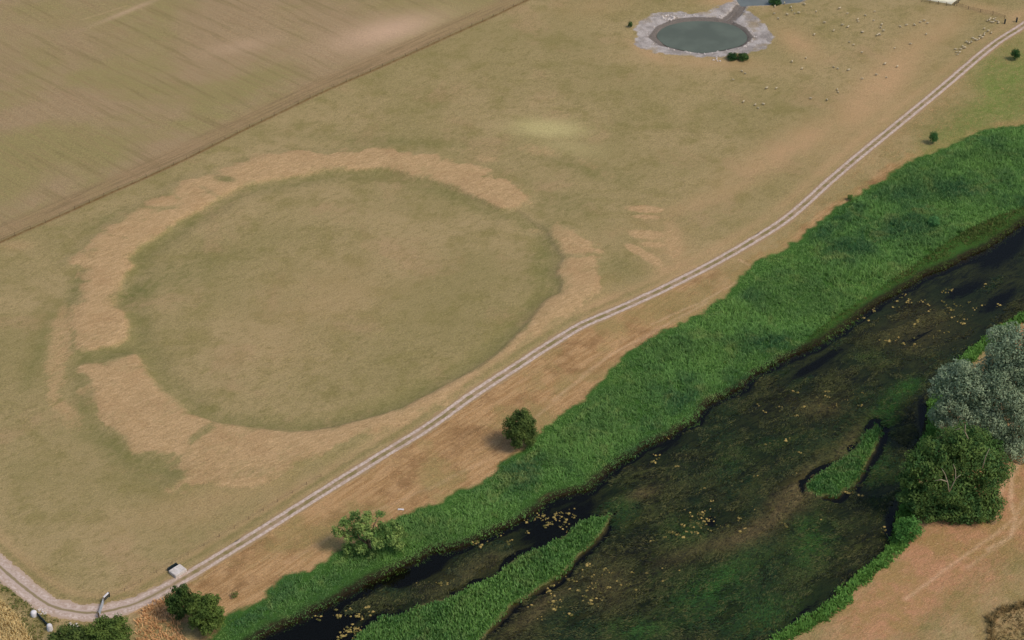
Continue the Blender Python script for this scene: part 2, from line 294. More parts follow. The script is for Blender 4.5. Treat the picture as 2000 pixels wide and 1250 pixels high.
# heights
H = (fbm(GX, GY, 60, 11)-.5)*.8+(fbm(GX, GY, 6, 13)-.5)*.10
far = np.maximum(np.abs(GX)-190, 0)+np.maximum(GY-625, 0)
H = H+.55*sst(d_smooth, -3.5, 3)-.4*ditch-.15*sst(d_reed, -2, 8)
H = H-.05*np.exp(-(d_trk/2.0)**2)
H = np.where(reedm > .5, H*.3, H)
cf, sf_ = math.cos(dirang((1000, 1100), (1700, 700))), math.sin(dirang((1000, 1100), (1700, 700))); FU, FV = GX*cf+GY*sf_, -GX*sf_+GY*cf
holes = fbm(FU*.4, FV, 2.6, 21)
weedtop = -.90+(holes-.5)*1.15+.14*matg+.10*silt-.8*deep-.16*sst(GY, 330, 420)
bank = sst(np.maximum(d_riv*1.0, -1)*1.0, -.2, .8)
isl = np.maximum(sst(d_isa, -.6, .7), sst(d_isb, -.7, .8))
riv_h = weedtop*(1-isl)+(-.45)*isl
H = H*(1-bank)+riv_h*bank
pd = np.maximum(sst(d_pond, -9, 4)*.55, 0)+sst(sdf(GA(POND_W), GX, GY), -1.4, 1.4)*1.2; H = H*(1-sst(d_pond, -12, 0))-pd
d_c = sst(d_p2, -1.2, 1.0); H = H*(1-d_c)+(-1.15)*d_c
WZ, PZ = -.92, -.80
def hz(x, y):
    i = int(np.clip(np.searchsorted(xs, x)-1, 0, len(xs)-2)); j = int(np.clip(np.searchsorted(ys, y)-1, 0, len(ys)-2))
    u = (x-xs[i])/(xs[i+1]-xs[i]); v = (y-ys[j])/(ys[j+1]-ys[j])
    return float((H[j, i]*(1-u)+H[j, i+1]*u)*(1-v)+(H[j+1, i]*(1-u)+H[j+1, i+1]*u)*v)
def hzv(x, y):
    i = np.clip(np.searchsorted(xs, x)-1, 0, len(xs)-2); j = np.clip(np.searchsorted(ys, y)-1, 0, len(ys)-2)
    u = (x-xs[i])/(xs[i+1]-xs[i]); v = (y-ys[j])/(ys[j+1]-ys[j])
    return (H[j, i]*(1-u)+H[j, i+1]*u)*(1-v)+(H[j+1, i]*(1-u)+H[j+1, i+1]*u)*v
def samp(A, x, y):
    i = np.clip(np.searchsorted(xs, x)-1, 0, len(xs)-2); j = np.clip(np.searchsorted(ys, y)-1, 0, len(ys)-2); return A[j, i]

A_FLOW = dirang((1000, 1100), (1700, 700)); A_FIELD = dirang((0, 110), (160, 195)); A_FEN = dirang((0, 474), (880, 70)); A_LANE = dirang((700, 918), (1000, 722))
def ground_material():
    n = NT('ground_turf'); big = n.noise(n.pos, .022, 5, .6); mid = n.noise(n.pos, .11, 5, .65); sm = n.noise(n.pos, .75, 4, .7)
    gs = n.noise(n.mapv(-A_LANE+R(12), (.55, 1.9, 1)), .9, 4, .75); fine = n.noise(n.mapv(-A_LANE+R(20), (1, 2.2, 1)), 2.3, 3, .8)
    e1 = n.noise(n.mapv(-A_LANE-R(8), (.42, 1.3, 1)), .62, 6, .8, .5)
    def hard(a, lo=.22, hi=.80, k=1.5): return n.step(n.math('ADD', n.attr(a), n.math('MULTIPLY', n.math('SUBTRACT', e1, .5), k)), lo, hi)
    c = n.mix(n.step(big, .36, .64), C(151, 135, 89), C(168, 146, 102))
    st1 = n.noise(n.mapv(-A_LANE+R(4), (.62, 1.15, 1)), .55, 6, .8, .5); st2 = n.noise(n.mapv(-A_LANE-R(14), (.60, 1.25, 1)), 1.7, 4, .85, .3)
    c = n.mix(n.step(mid, .46, .68, 0, .65), c, C(134, 122, 72)); c = n.mix(n.step(n.noise(n.pos, .045, 5, .6, .3), .54, .66, 0, .4), c, C(174, 142, 104)); c = n.mix(n.step(st1, .46, .68, 0, .60), c, C(126, 114, 68))
    c = n.mix(n.step(st2, .54, .78, 0, .75), c, C(182, 154, 114)); c = n.mix(n.step(st2, .46, .26, 0, .6), c, C(112, 102, 60))
    c = n.mix(n.math('MULTIPLY', n.attr('parch'), n.step(mid, .25, .6, .5, 1)), c, C(188, 152, 110))
    # arable field beyond the fence
    fs = n.noise(n.mapv(-A_FIELD, (.06, 1.2, 1)), .8, 5, .7); ff = n.noise(n.mapv(-A_FIELD, (.03, .35, 1)), 1.0, 3, .6)
    f = n.mix(n.step(n.noise(n.pos, .018, 5, .6, .4), .40, .60), C(150, 136, 88), C(162, 138, 102))
    f = n.mix(n.step(fs, .40, .75, 0, .55), f, C(150, 122, 88)); f = n.mix(n.step(ff, .50, .70, 0, .45), f, C(128, 112, 72)); f = n.mix(n.step(st2, .56, .8, 0, .35), f, C(176, 150, 112))
    f = n.mix(n.math('MULTIPLY', n.attr('parch'), 1.0), f, C(200, 166, 134))
    fe = n.noise(n.mapv(-A_FEN, (.05, 1.0, 1)), 1.0, 4, .7)
    f = n.mix(n.math('MULTIPLY', n.attr('fside'), n.step(fe, .35, .6, .35, .9)), f, n.mix(n.step(fe, .45, .6), C(156, 128, 92), C(138, 116, 82)))
    c = n.mix(n.attr('field'), c, f)
    # parched banks
    dcol = n.mix(n.step(gs, .35, .70), C(174, 143, 100), C(200, 165, 120)); dcol = n.mix(n.step(st1, .50, .74, 0, .65), dcol, C(154, 126, 84)); dcol = n.mix(n.step(st2, .56, .76, 0, .6), dcol, C(214, 180, 142))
    dcol = n.mix(n.step(mid, .45, .72, 0, .5), dcol, C(170, 134, 94))
    c = n.mix(n.math('MULTIPLY', hard('dry'), .92), c, dcol)
    c = n.mix(n.math('MULTIPLY', n.attr('lush'), n.step(st1, .30, .62, .30, .85)), c, C(112, 112, 62))
    c = n.mix(n.attr('pale'), c, C(186, 170, 116))
    # rough dry strip by the river, with lines running along it
    sf = n.noise(n.mapv(-A_LANE, (.10, 1.1, 1)), .8, 4, .7, .3)
    scol = n.mix(n.step(sf, .38, .62), C(164, 128, 84), C(192, 154, 108)); scol = n.mix(n.step(mid, .46, .66, 0, .85), scol, C(142, 108, 70)); scol = n.mix(n.step(sf, .54, .72, 0, .75), scol, C(128, 98, 62)); scol = n.mix(n.step(st2, .55, .78, 0, .6), scol, C(204, 160, 116)); scol = n.mix(n.step(n.noise(n.pos, .05, 4, .6), .48, .62, 0, .7), scol, C(150, 132, 82))
    c = n.mix(hard('strip', .2, .8, .8), c, scol)
    rcol = n.mix(n.step(mid, .40, .62), C(184, 136, 98), C(164, 132, 84)); rcol = n.mix(n.step(st1, .44, .68, 0, .7), rcol, C(148, 120, 74)); rcol = n.mix(n.step(st2, .54, .74, 0, .8), rcol, C(214, 170, 132)); rcol = n.mix(n.step(sm, .55, .7, 0, .5), rcol, C(178, 118, 84)); c = n.mix(hard('rdry', .2, .8, .7), c, rcol)
    c = n.mix(n.math('MULTIPLY', n.attr('meadow'), n.step(mid, .25, .65, .45, 1)), c, n.mix(n.step(st1, .35, .65), C(136, 138, 76), C(112, 130, 60)))
    c = n.mix(n.math('MULTIPLY', n.attr('path'), n.step(sm, .3, .6, .25, .75)), c, C(218, 180, 140))
    c = n.mix(n.math('MULTIPLY', n.attr('lush'), n.step(st1, .30, .62, .1, .4)), c, C(112, 108, 60))
    c = n.mix(n.math('MULTIPLY', n.attr('fline'), n.step(sm, .3, .6, .4, .9)), c, C(116, 82, 46))
    gn = n.noise(n.pos, .22, 5, .6, .4); gcol = n.mix(n.step(gn, .38, .62), C(150, 140, 130), C(184, 173, 163)); gcol = n.mix(n.step(n.noise(n.pos, .13, 4, .6), .50, .66, 0, .8), gcol, C(156, 138, 108)); gcol = n.mix(n.step(st2, .58, .75, 0, .6), gcol, C(206, 196, 184)); c = n.mix(hard('grav'), c, gcol)
    c = n.mix(hard('mud', .3, .7, .6), c, C(118, 108, 98))
    # under the reeds and fringe
    c = n.mix(n.attr('reedm'), c, C(62, 96, 38)); c = n.mix(n.attr('fringe'), c, C(74, 96, 40))
    # river bed
    fl = n.mapv(-A_FLOW, (.33, 1.25, 1)); w1 = n.noise(fl, .55, 5, .75, 1.6); w2 = n.noise(fl, 1.7, 5, .8, 1.2); w3 = n.noise(n.pos, .07, 4, .6, .5)
    r = n.mix(n.step(w1, .36, .60), C(20, 23, 15), C(64, 68, 36)); r = n.mix(n.step(w3, .42, .62, 0, .7), r, C(40, 54, 30))
    r = n.mix(n.math('MULTIPLY', n.attr('silt'), n.step(w2, .3, .6, .3, .95)), r, C(122, 104, 70))
    r = n.mix(n.math('MULTIPLY', n.attr('matg'), n.step(w2, .35, .62, .25, 1)), r, C(52, 84, 34))
    r = n.mix(n.step(w2, .60, .80, 0, .45), r, C(104, 98, 54)); r = n.mix(n.step(w2, .48, .32, 0, .6), r, C(14, 14, 10))
    r = n.mix(n.step(n.math('ADD', n.attr('deep'), n.math('MULTIPLY', n.math('SUBTRACT', w1, .5), 1.4)), .35, .6), r, C(9, 9, 8))
    c = n.mix(n.attr('edge'), c, C(40, 38, 24)); c = n.mix(n.attr('wat'), c, r)  # river rim tinted dark: shade of overhanging reeds put into the colour
    v = n.step(n.noise(n.pos, 3.2, 3, .85), .25, .75, .70, 1.30); cc = n.n('ShaderNodeCombineColor')
    for i in range(3): n.put(cc.inputs[i], v)
    c = n.mix(1.0, c, cc.outputs[0], 'MULTIPLY')
    h = n.math('ADD', n.math('MULTIPLY', fine, .6), gs)
    return n.diffuse(c, .97, .08, n.bump(h, .8, .4))
nx, ny = len(xs), len(ys)
idx = np.arange(nx*ny).reshape(ny, nx)
F = np.stack([idx[:-1, :-1], idx[:-1, 1:], idx[1:, 1:], idx[1:, :-1]], -1).reshape(-1, 4)
V = np.stack([GX, GY, H], -1).reshape(-1, 3)
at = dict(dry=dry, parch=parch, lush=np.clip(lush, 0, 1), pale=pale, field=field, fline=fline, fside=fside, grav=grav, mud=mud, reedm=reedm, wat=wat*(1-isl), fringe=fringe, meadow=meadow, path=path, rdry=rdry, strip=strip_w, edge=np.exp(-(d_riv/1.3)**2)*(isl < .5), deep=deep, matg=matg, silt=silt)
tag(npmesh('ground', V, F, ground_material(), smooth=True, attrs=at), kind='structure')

# ------------------------------------------------------------------ water
def water_material(name, tint, bumpsc, murk=0.0, mcol=(0, 0, 0, 1), rough=.09):
    n = NT(name); tr = n.n('ShaderNodeBsdfTransparent'); tr.inputs[0].default_value = tint
    under = tr.outputs[0]
    if murk:
        d = n.n('ShaderNodeBsdfDiffuse'); m0 = n.n('ShaderNodeMixShader')
        nn = n.noise(n.pos, .12, 3, .5); n.put(d.inputs[0], n.mix(n.step(nn, .35, .65), mcol, tuple(x*1.25 for x in mcol[:3])+(1,)))
        m0.inputs[0].default_value = murk; n.t.links.new(under, m0.inputs[1]); n.t.links.new(d.outputs[0], m0.inputs[2]); under = m0.outputs[0]
    g = n.n('ShaderNodeBsdfGlossy'); g.inputs['Roughness'].default_value = rough; g.inputs['Color'].default_value = (.6, .58, .52, 1); fr = n.n('ShaderNodeFresnel'); fr.inputs[0].default_value = 1.33
    nb = n.bump(n.noise(n.mapv(-A_FLOW, (.4, 1.3, 1)), bumpsc, 2, .5), .12, .08); n.put(g.inputs['Normal'], nb); n.put(fr.inputs['Normal'], nb)
    m = n.n('ShaderNodeMixShader'); n.t.links.new(fr.outputs[0], m.inputs[0]); n.t.links.new(under, m.inputs[1]); n.t.links.new(g.outputs[0], m.inputs[2])
    n.t.links.new(m.outputs[0], n.out.inputs[0]); return n.m
def spline(pts, step):
    pts = [np.array(p) for p in pts]; out = []
    for i in range(1, len(pts)-2):
        p0, p1, p2, p3 = pts[i-1:i+3]; k = max(2, int(np.hypot(*(p2-p1))/step))
        for j in range(k):
            t = j/k; out.append(.5*((2*p1)+(-p0+p2)*t+(2*p0-5*p1+4*p2-p3)*t*t+(-p0+3*p1-3*p2+p3)*t**3))
    return np.array(out)
def smooth_ring(p): return spline(np.vstack([p[-1:], p, p[:2]]), .8)
def flat(name, poly, z, mat, grow=0):
    c = poly.mean(0); mb = MB(); p = c+(poly-c)*(1+grow); p = p if np.sum(p[:, 0]*np.roll(p[:, 1], -1)-np.roll(p[:, 0], -1)*p[:, 1]) > 0 else p[::-1]; mb.add([(a, b, z) for a, b in p], [tuple(range(len(p)))]); return mb.build(name, mat)
# river sheet: a ribbon a little wider than the channel, its rims inside the banks
def offs(pts, d):
    out = []
    for i, p in enumerate(pts):
        q = pts[min(i+1, len(pts)-1)]-pts[max(i-1, 0)]; L = np.hypot(*q)+1e-9; out.append(p+np.array([-q[1], q[0]])/L*d)
    return np.array(out)
ra = offs(GA(REED_BOT), 2.2); rbk = offs(GA(RIGHT_BANK), 1.6)
flat('river_water', np.vstack([ra, rbk]), WZ, water_material('river_water_mat', (.82, .84, .72, 1), 1.2))
tag(bpy.data.objects['river_water'], kind='structure')
wob = P['pw']; tag(flat('pond_water', smooth_ring(P['pw']), PZ, water_material('pond_water_mat', (.5, .55, .5, 1), .5, .85, C(96, 102, 88), .12), .0), kind='structure')
tag(flat('stream_water', np.vstack([P['p2']]), PZ, water_material('stream_water_mat', (.6, .62, .58, 1), .5, .7, C(116, 122, 118), .15), .02), kind='structure')

# ------------------------------------------------------------------ track
def track_material():
    n = NT('track_chalk'); u = n.attr('u'); un = n.math('ADD', u, n.math('MULTIPLY', n.math('SUBTRACT', n.noise(n.pos, .45, 5, .75), .5), .5))
    au = n.math('ABSOLUTE', un); rut = n.math('ABSOLUTE', n.math('SUBTRACT', au, .92))
    pale = n.mix(n.step(n.noise(n.pos, 1.6, 4, .7), .35, .7), C(172, 148, 130), C(206, 186, 170)); pale = n.mix(n.step(n.noise(n.pos, .18, 4, .7), .5, .7, 0, .6), pale, C(166, 142, 116))
    mid = n.mix(n.step(n.noise(n.pos, .35, 4, .7), .4, .6), C(158, 134, 104), C(128, 114, 72))
    mid = n.mix(n.attr('wide'), mid, n.mix(n.step(au, .12, .3), C(140, 124, 92), C(184, 162, 146)))
    c = n.mix(n.step(rut, .30, .52), pale, mid); c = n.mix(n.step(au, 1.22, 1.42), c, n.mix(n.attr('wide'), C(156, 130, 94), C(178, 154, 132)))
    return n.diffuse(c, .95, .1, n.bump(n.noise(n.pos, 2.0, 4, .7), .4, .1))
tr = spline(trk, .45); nr = len(tr); dd = np.gradient(tr, axis=0); dd /= np.hypot(dd[:, 0], dd[:, 1])[:, None]; nrm = np.stack([-dd[:, 1], dd[:, 0]], 1)
jit_ = fbm(tr[:, 0], tr[:, 1], 3.0, 97, 3)-.5; jit2 = fbm(tr[:, 0], tr[:, 1], 3.0, 98, 3)-.5
cols = np.linspace(-1, 1, 11); Vt = []; U = []; W = []
for i in range(nr):
    wd = 1.0+.45*float(sst(np.array(tr[i, 0]), -62, -85)); j1, j2 = random.uniform(-.2, .2)+jit_[i]*1.4, random.uniform(-.2, .2)+jit2[i]*1.4
    for c in cols:
        o = c*1.75*wd+(j1 if c == 1 else j2 if c == -1 else 0); p = tr[i]+nrm[i]*o
        z = .045-(.05 if abs(c) == 1 else 0)+hz(p[0], p[1]); Vt.append((p[0], p[1], z)); U.append(o/wd); W.append(min(1, (wd-1)/.4))
idt = np.arange(nr*11).reshape(nr, 11)
tag(npmesh('track', Vt, np.stack([idt[:-1, 1:], idt[:-1, :-1], idt[1:, :-1], idt[1:, 1:]], -1).reshape(-1, 4), track_material(), smooth=True, attrs=dict(u=U, wide=W)), kind='structure')

# ------------------------------------------------------------------ vegetation
def leaf_material(name, cols, sc=.25, trans=.25, var=.55, rough=.8, spec=.2, deadc=None):
    n = NT(name); nz = n.noise(n.pos, sc, 4, .65)
    cols = [tuple(v*1.55 for v in q[:3])+(1,) for q in cols]; c = n.mix(n.step(nz, .40, .60), cols[0], cols[1])
    if deadc: c = n.mix(n.step(n.noise(n.pos, .13, 5, .7, .6), .52, .66, 0, .8), c, tuple(v*1.5 for v in deadc[:3])+(1,)); c = n.mix(n.step(n.noise(n.pos, .022, 3, .6), .42, .6, 0, .5), c, (cols[1][0]*1.2, cols[1][1]*1.05, cols[1][2]*.9, 1)); c = n.mix(n.step(n.rnd, .3, 1.0, 0, var), c, cols[2])
    return n.diffuse(c, rough, spec, None, trans)
def tufts(name, x, y, z, h, spread, nb, mat, width=.1, lean=.35, parent=None):
    """bunches of bent blades; one mesh"""
    N = len(x); n = N*nb; X = np.repeat(x, nb)+rng.normal(0, spread, n); Y = np.repeat(y, nb)+rng.normal(0, spread, n); Z = np.repeat(z, nb)-.12
    hh = np.repeat(h, nb)*rng.uniform(.65, 1.15, n); a = rng.uniform(0, 2*np.pi, n); l = rng.uniform(.1, 1, n)*lean*hh; b = a+np.pi/2+rng.normal(0, .5, n)
    wv = width*rng.uniform(.6, 1.4, n)
    P0 = np.stack([X-np.cos(b)*wv, Y-np.sin(b)*wv, Z], 1); P1 = np.stack([X+np.cos(b)*wv, Y+np.sin(b)*wv, Z], 1)
    P2 = np.stack([X+np.cos(a)*l*.45+np.cos(b)*wv*.8, Y+np.sin(a)*l*.45+np.sin(b)*wv*.8, Z+hh*.65], 1); P3 = np.stack([X+np.cos(a)*l*.45-np.cos(b)*wv*.8, Y+np.sin(a)*l*.45-np.sin(b)*wv*.8, Z+hh*.65], 1)
    P4 = np.stack([X+np.cos(a)*l*1.3+np.cos(b)*wv*.2, Y+np.sin(a)*l*1.3, Z+hh], 1); P5 = np.stack([X+np.cos(a)*l*1.3-np.cos(b)*wv*.2, Y+np.sin(a)*l*1.3, Z+hh*.98], 1)
    V = np.stack([P0, P1, P2, P3, P4, P5], 1).reshape(-1, 3); i = np.arange(n)[:, None]*6
    F = np.stack([i+np.array([0, 1, 2, 3]), i+np.array([3, 2, 4, 5])], 1).reshape(-1, 4)
    return npmesh(name, V, F, mat, parent)
def scatter(poly, dens, mind=0.0, warp=True):
    a, b = np.maximum(poly.min(0), (-185, 240)), np.minimum(poly.max(0), (185, 600)); N = int((b[0]-a[0])*(b[1]-a[1])*dens)
    x = rng.uniform(a[0], b[0], N); y = rng.uniform(a[1], b[1], N)
    k = np.abs(x) < y*.42+14; x, y = x[k], y[k]
    ox = (fbm(x, y, 5, 3, 3)-.5)*1.8+(fbm(x, y, 1.6, 31, 2)-.5)*1.6; oy = (fbm(x, y, 5, 5, 3)-.5)*1.8+(fbm(x, y, 1.6, 33, 2)-.5)*1.6
    s = sdf(poly, x+ox, y+oy) if warp else sdf(poly, x, y); k = s > mind; return x[k], y[k], s[k]
GREEN = leaf_material('reed_leaf', [C(48, 88, 50), C(98, 136, 66), C(132, 158, 98)], .05, .35, .45, deadc=C(128, 138, 78))
GREEN2 = leaf_material('sedge_leaf', [C(52, 92, 44), C(92, 130, 62), C(124, 152, 90)], .10, .35, .5, deadc=C(110, 120, 70))
DARKG = leaf_material('dark_sedge_leaf', [C(52, 74, 34), C(80, 98, 46), C(104, 112, 60)], .1, .3, .5, deadc=C(104, 84, 54))
x, y, s = scatter(P['rd'], 5.5, -.1)
x2, y2, s2 = scatter(np.vstack([offs(GA(REED_BOT), -1.6), offs(GA(REED_BOT), 1.6)[::-1]]), 5, 0); x = np.concatenate([x, x2]); y = np.concatenate([y, y2]); s = np.concatenate([s, s2])
k = (samp(d_riv, x, y) < 1.0) & ((fbm(x, y, 4.5, 95) > .26) | (rng.random(len(x)) < .25)); x, y, s = x[k], y[k], s[k]
# height of the stand billows, low along the field side
hh = (.25+.75*sst(s, 0, 5))*np.clip(.1+1.5*fbm(x, y, 8, 41), .15, 1.2)*(.8+.4*rng.random(len(x))); dk = sdf(GA([(1540,700),(1600,640),(1700,575),(1760,535),(1870,458),(1940,424),(2010,400),(2060,380),(2060,420),(1937,480),(1802,545),(1700,600),(1600,665)]), x, y) > 0
tag(tufts('reed_bed', x[~dk], y[~dk], hzv(x[~dk], y[~dk]), hh[~dk], .3, 6, GREEN, .07, .9), 'broad band of bright green reeds between the dry bank and the dark river', 'reeds', kind='stuff')
tag(tufts('sedge_fringe', x[dk], y[dk], hzv(x[dk], y[dk]), hh[dk]*.7, .28, 4, DARKG, .12, .5), 'darker olive sedge along the waterside below the bright reeds', 'sedge', kind='stuff')
x, y, s = scatter(P['isa'], 6, 0); tag(tufts('sedge_island', x, y, np.maximum(hzv(x, y), -.8), .45+.5*sst(s, 0, 2), .26, 4, GREEN2, .12, .5), 'long tapering strip of fresh green sedge standing in the river', 'sedge', kind='stuff')
x, y, s = scatter(P['isb'], 6, 0); tag(tufts('sedge_island', x, y, np.maximum(hzv(x, y), -.8), .45+.45*sst(s, 0, 2), .26, 4, GREEN2, .12, .5), 'tongue of bright green sedge in mid river left of the big trees', 'sedge', kind='stuff')
fr = np.vstack([offs(GA(RIGHT_BANK), 2.4), offs(GA(RIGHT_BANK), 5.4)[::-1]]) if False else np.vstack([offs(GA(RIGHT_BANK), .3), offs(GA(RIGHT_BANK), 3.3)[::-1]])
x, y, s = scatter(fr, 7, -.2); tag(tufts('bank_vegetation', x, y, hzv(x, y), .5+.7*fbm(x, y, 2.2, 51)*sst(s, -.2, 1), .25, 5, leaf_material('bank_leaf', [C(78, 112, 44), C(96, 134, 60), C(132, 158, 88)], .3, .3), .13, .7), 'low leafy green growth edging the dry field right of the river', 'bank plants', kind='stuff')
# rough dry grass
STRAW = leaf_material('straw_leaf', [C(170, 132, 90), C(192, 152, 108), C(206, 172, 130)], .09, .2, .5)
x, y, s = scatter(P['st'], 1.6, .5); k = (samp(d_reed, x, y) < -.2) & (samp(d_trk, x, y) > 2.6); x, y = x[k], y[k]
tag(tufts('dry_grass', x, y, hzv(x, y), rng.uniform(.10, .28, len(x)), .2, 4, STRAW, .06, .9), 'rough tawny grass on the bank between track and reeds', 'dry grass', kind='stuff')
CORN = GA([(-60,1120),(0,1168),(25,1190),(50,1225),(66,1262),(20,1330),(-160,1330)])
x, y, s = scatter(CORN, 9, 0); tag(tufts('straw_grass', x, y, hzv(x, y), np.full(len(x), .9), .2, 4, leaf_material('straw_tall', [C(176, 156, 108), C(196, 174, 122), C(150, 140, 84)], .2, .3), .09, .5), 'stand of pale straw coloured tall grass in the near left corner', 'tall grass', kind='stuff')
DIT = GA([(-40,1105),(0,1128),(45,1168),(95,1200),(140,1222),(180,1228),(175,1262),(66,1262),(50,1225),(25,1190),(0,1168),(-40,1130)])
x, y, s = scatter(DIT, 5, 0); k = (fbm(x, y, 3, 61) > .42) & (samp(d_trk, x, y) > 2.9); x, y = x[k], y[k]
tag(tufts('ditch_grass', x, y, hzv(x, y), rng.uniform(.2, .6, len(x)), .2, 4, leaf_material('ditch_leaf', [C(86, 96, 44), C(112, 108, 60), C(160, 124, 78)], .25, .3), .09, .7), 'rough green verge grass below the bend in the track', 'verge grass', kind='stuff')
BRM = GA([(1932,1222),(1938,1204),(1955,1192),(1985,1182),(2030,1170),(2080,1240),(2040,1300),(1930,1290),(1930,1240)])
x, y, s = scatter(BRM, 9, 0); dkr = s < 1.0; k = dkr | (rng.random(len(x)) < .35); x, y, s, dkr = x[k], y[k], s[k], dkr[k]
tag(tufts('bramble_patch', x, y, hzv(x, y), np.where(dkr, .9, .35), .2, 5, leaf_material('bramble_leaf', [C(84, 74, 46), C(128, 106, 66), C(156, 128, 84)], .5, .3), .10, 1.2), 'dark scrubby bramble patch on the field in the near right corner', 'bramble', kind='stuff')
TAN = GA([(262,1210),(290,1180),(325,1160),(338,1180),(350,1215),(372,1250),(380,1290),(262,1290)])
x, y, s = scatter(TAN, 5, 0); k = fbm(x, y, 3, 71) > .40; x, y = x[k], y[k]
tag(tufts('tan_grass', x, y, hzv(x, y), rng.uniform(.3, .9, len(x)), .2, 4, leaf_material('tan_leaf', [C(180, 140, 94), C(200, 160, 112), C(124, 112, 58)], .35, .3), .10, .8), 'tangle of tan dead grass between the near bushes', 'dead grass', kind='stuff')
# water weed breaking the surface, combed along the current
def combed(name, x, y, z, nb, mat, attrs):
    N = len(x); n = N*nb; X = np.repeat(x, nb)+rng.normal(0, .3, n); Y = np.repeat(y, nb)+rng.normal(0, .3, n); Z = np.repeat(z, nb)
    swirl = (fbm(X, Y, 14, 81)-.5)*2.2; a = A_FLOW+math.pi+swirl+rng.normal(0, .35, n); L = rng.uniform(.35, 1.1, n); h = rng.uniform(.04, .20, n); wv = rng.uniform(.04, .10, n)
    ca, sa = np.cos(a), np.sin(a)
    P = [np.stack([X-sa*wv*k, Y+ca*wv*k, Z-.05], 1) for k in (-1, 1)]+[np.stack([X+ca*L*.5-sa*wv*k, Y+sa*L*.5+ca*wv*k, Z+h], 1) for k in (1, -1)]+[np.stack([X+ca*L-sa*wv*k*.3, Y+sa*L+ca*wv*k*.3, Z+h*.3], 1) for k in (1, -1)]
    i = np.arange(n)[:, None]*6; F = np.stack([i+np.array([0, 1, 2, 3]), i+np.array([3, 2, 4, 5])], 1).reshape(-1, 4)
    at_ = {k: np.repeat(np.repeat(v, nb), 6) for k, v in attrs.items()}
    return npmesh(name, np.stack(P, 1).reshape(-1, 3), F, mat, attrs=at_)
x, y, s = scatter(P['ri'], 5.5, .6, False); hzz = hzv(x, y); k = (hzz > -1.06) & (samp(isl, x, y) < .3) & (samp(deep, x, y) < .75); x, y, hzz = x[k], y[k], hzz[k]
n = NT('water_weed'); nz = n.noise(n.mapv(-A_FLOW, (.6, 1.3, 1)), .16, 6, .75, .8); c = n.mix(n.step(nz, .40, .60), C(20, 26, 16), C(76, 80, 42)); c = n.mix(n.step(n.noise(n.pos, .05, 3, .5, .5), .46, .60), c, C(34, 58, 30))
c = n.mix(n.math('MULTIPLY', n.attr('g'), n.step(n.noise(n.pos, .35, 4, .7), .3, .6, .2, 1)), c, C(60, 108, 42)); c = n.mix(n.attr('s'), c, C(118, 98, 66)); cl = n.step(n.noise(n.mapv(-A_FLOW, (.5, 1.2, 1)), .45, 4, .7, .8), .40, .62); c = n.mix(n.math('MULTIPLY', n.step(n.rnd, .45, 1, 0, .9), cl), c, C(108, 104, 58)); c = n.mix(n.step(n.rnd, .5, 0, 0, .85), c, C(20, 24, 14))
tag(combed('water_weed', x, y, np.maximum(hzz, WZ-.02), 3, n.diffuse(c, .75, .25, None, .2), dict(g=samp(matg, x, y), s=samp(silt, x, y)*.7)), 'streaming olive and green water weed choking the dark river', 'water weed', kind='stuff')
# floating algae mats
spots = []
for (a, b, rx, ry, nn) in [(1070,1010,90,22,46),(960,1050,50,14,16),(1370,1010,34,34,26),(1320,1040,34,18,16),(1640,770,70,30,22),(700,1190,40,16,22),(1130,1150,90,50,50),(1540,790,60,30,12),(1860,610,90,40,42),(1660,950,24,12,9),(690,1225,26,14,20),(1760,650,60,20,18),(1675,610,40,16,10),(1730,1040,12,20,8),(1780,580,160,26,26),(1560,900,140,90,24),(1240,1120,110,60,26),(640,1190,50,10,10),(1300,880,80,30,16),(830,1130,60,14,12),(1450,1010,90,60,16)]:
    for _ in range(nn if nn > 30 or rx < 40 else int(nn*.5)): spots.append((a+random.gauss(0, .55)*rx, b+random.gauss(0, .55)*ry))
mb = MB()
for a, b in spots:
    x, y = G(a, b)
    if abs(x) > 170 or samp(d_riv, np.array([x]), np.array([y]))[0] < .8 or samp(isl, np.array([x]), np.array([y]))[0] > .1: continue
    for q in range(random.randint(1, 5)):
        r = random.choice([.12, .16, .22, .3, .42])*random.uniform(.7, 1.1); ox, oy = random.gauss(0, .45), random.gauss(0, .35); k = 9; z = max(WZ, hz(x, y)+.08)+.05
        rr = [r*random.uniform(.6, 1.25) for _ in range(k)]; v = [(x+ox, y+oy, z+.10*r+.05)]
        v += [(x+ox+rr[i]*.6*math.cos(i*6.283/k), y+oy+rr[i]*.5*math.sin(i*6.283/k), z+.10*r+random.uniform(0, .05)) for i in range(k)]
        v += [(x+ox+rr[i]*math.cos(i*6.283/k), y+oy+rr[i]*.8*math.sin(i*6.283/k), z-.10) for i in range(k)]
        mb.add(v, [(0, 1+i, 1+(i+1) % k) for i in range(k)]+[(1+i, 1+k+i, 1+k+(i+1) % k, 1+(i+1) % k) for i in range(k)])
n = NT('algae'); alg = n.diffuse(n.mix(n.step(n.rnd, 0, 1), C(84, 82, 42), C(168, 144, 84)), .9, .1)
tag(mb.build('algae_mats', alg, smooth=True), 'scattered yellowish clumps of algae floating on the dark river', 'algae', kind='stuff')

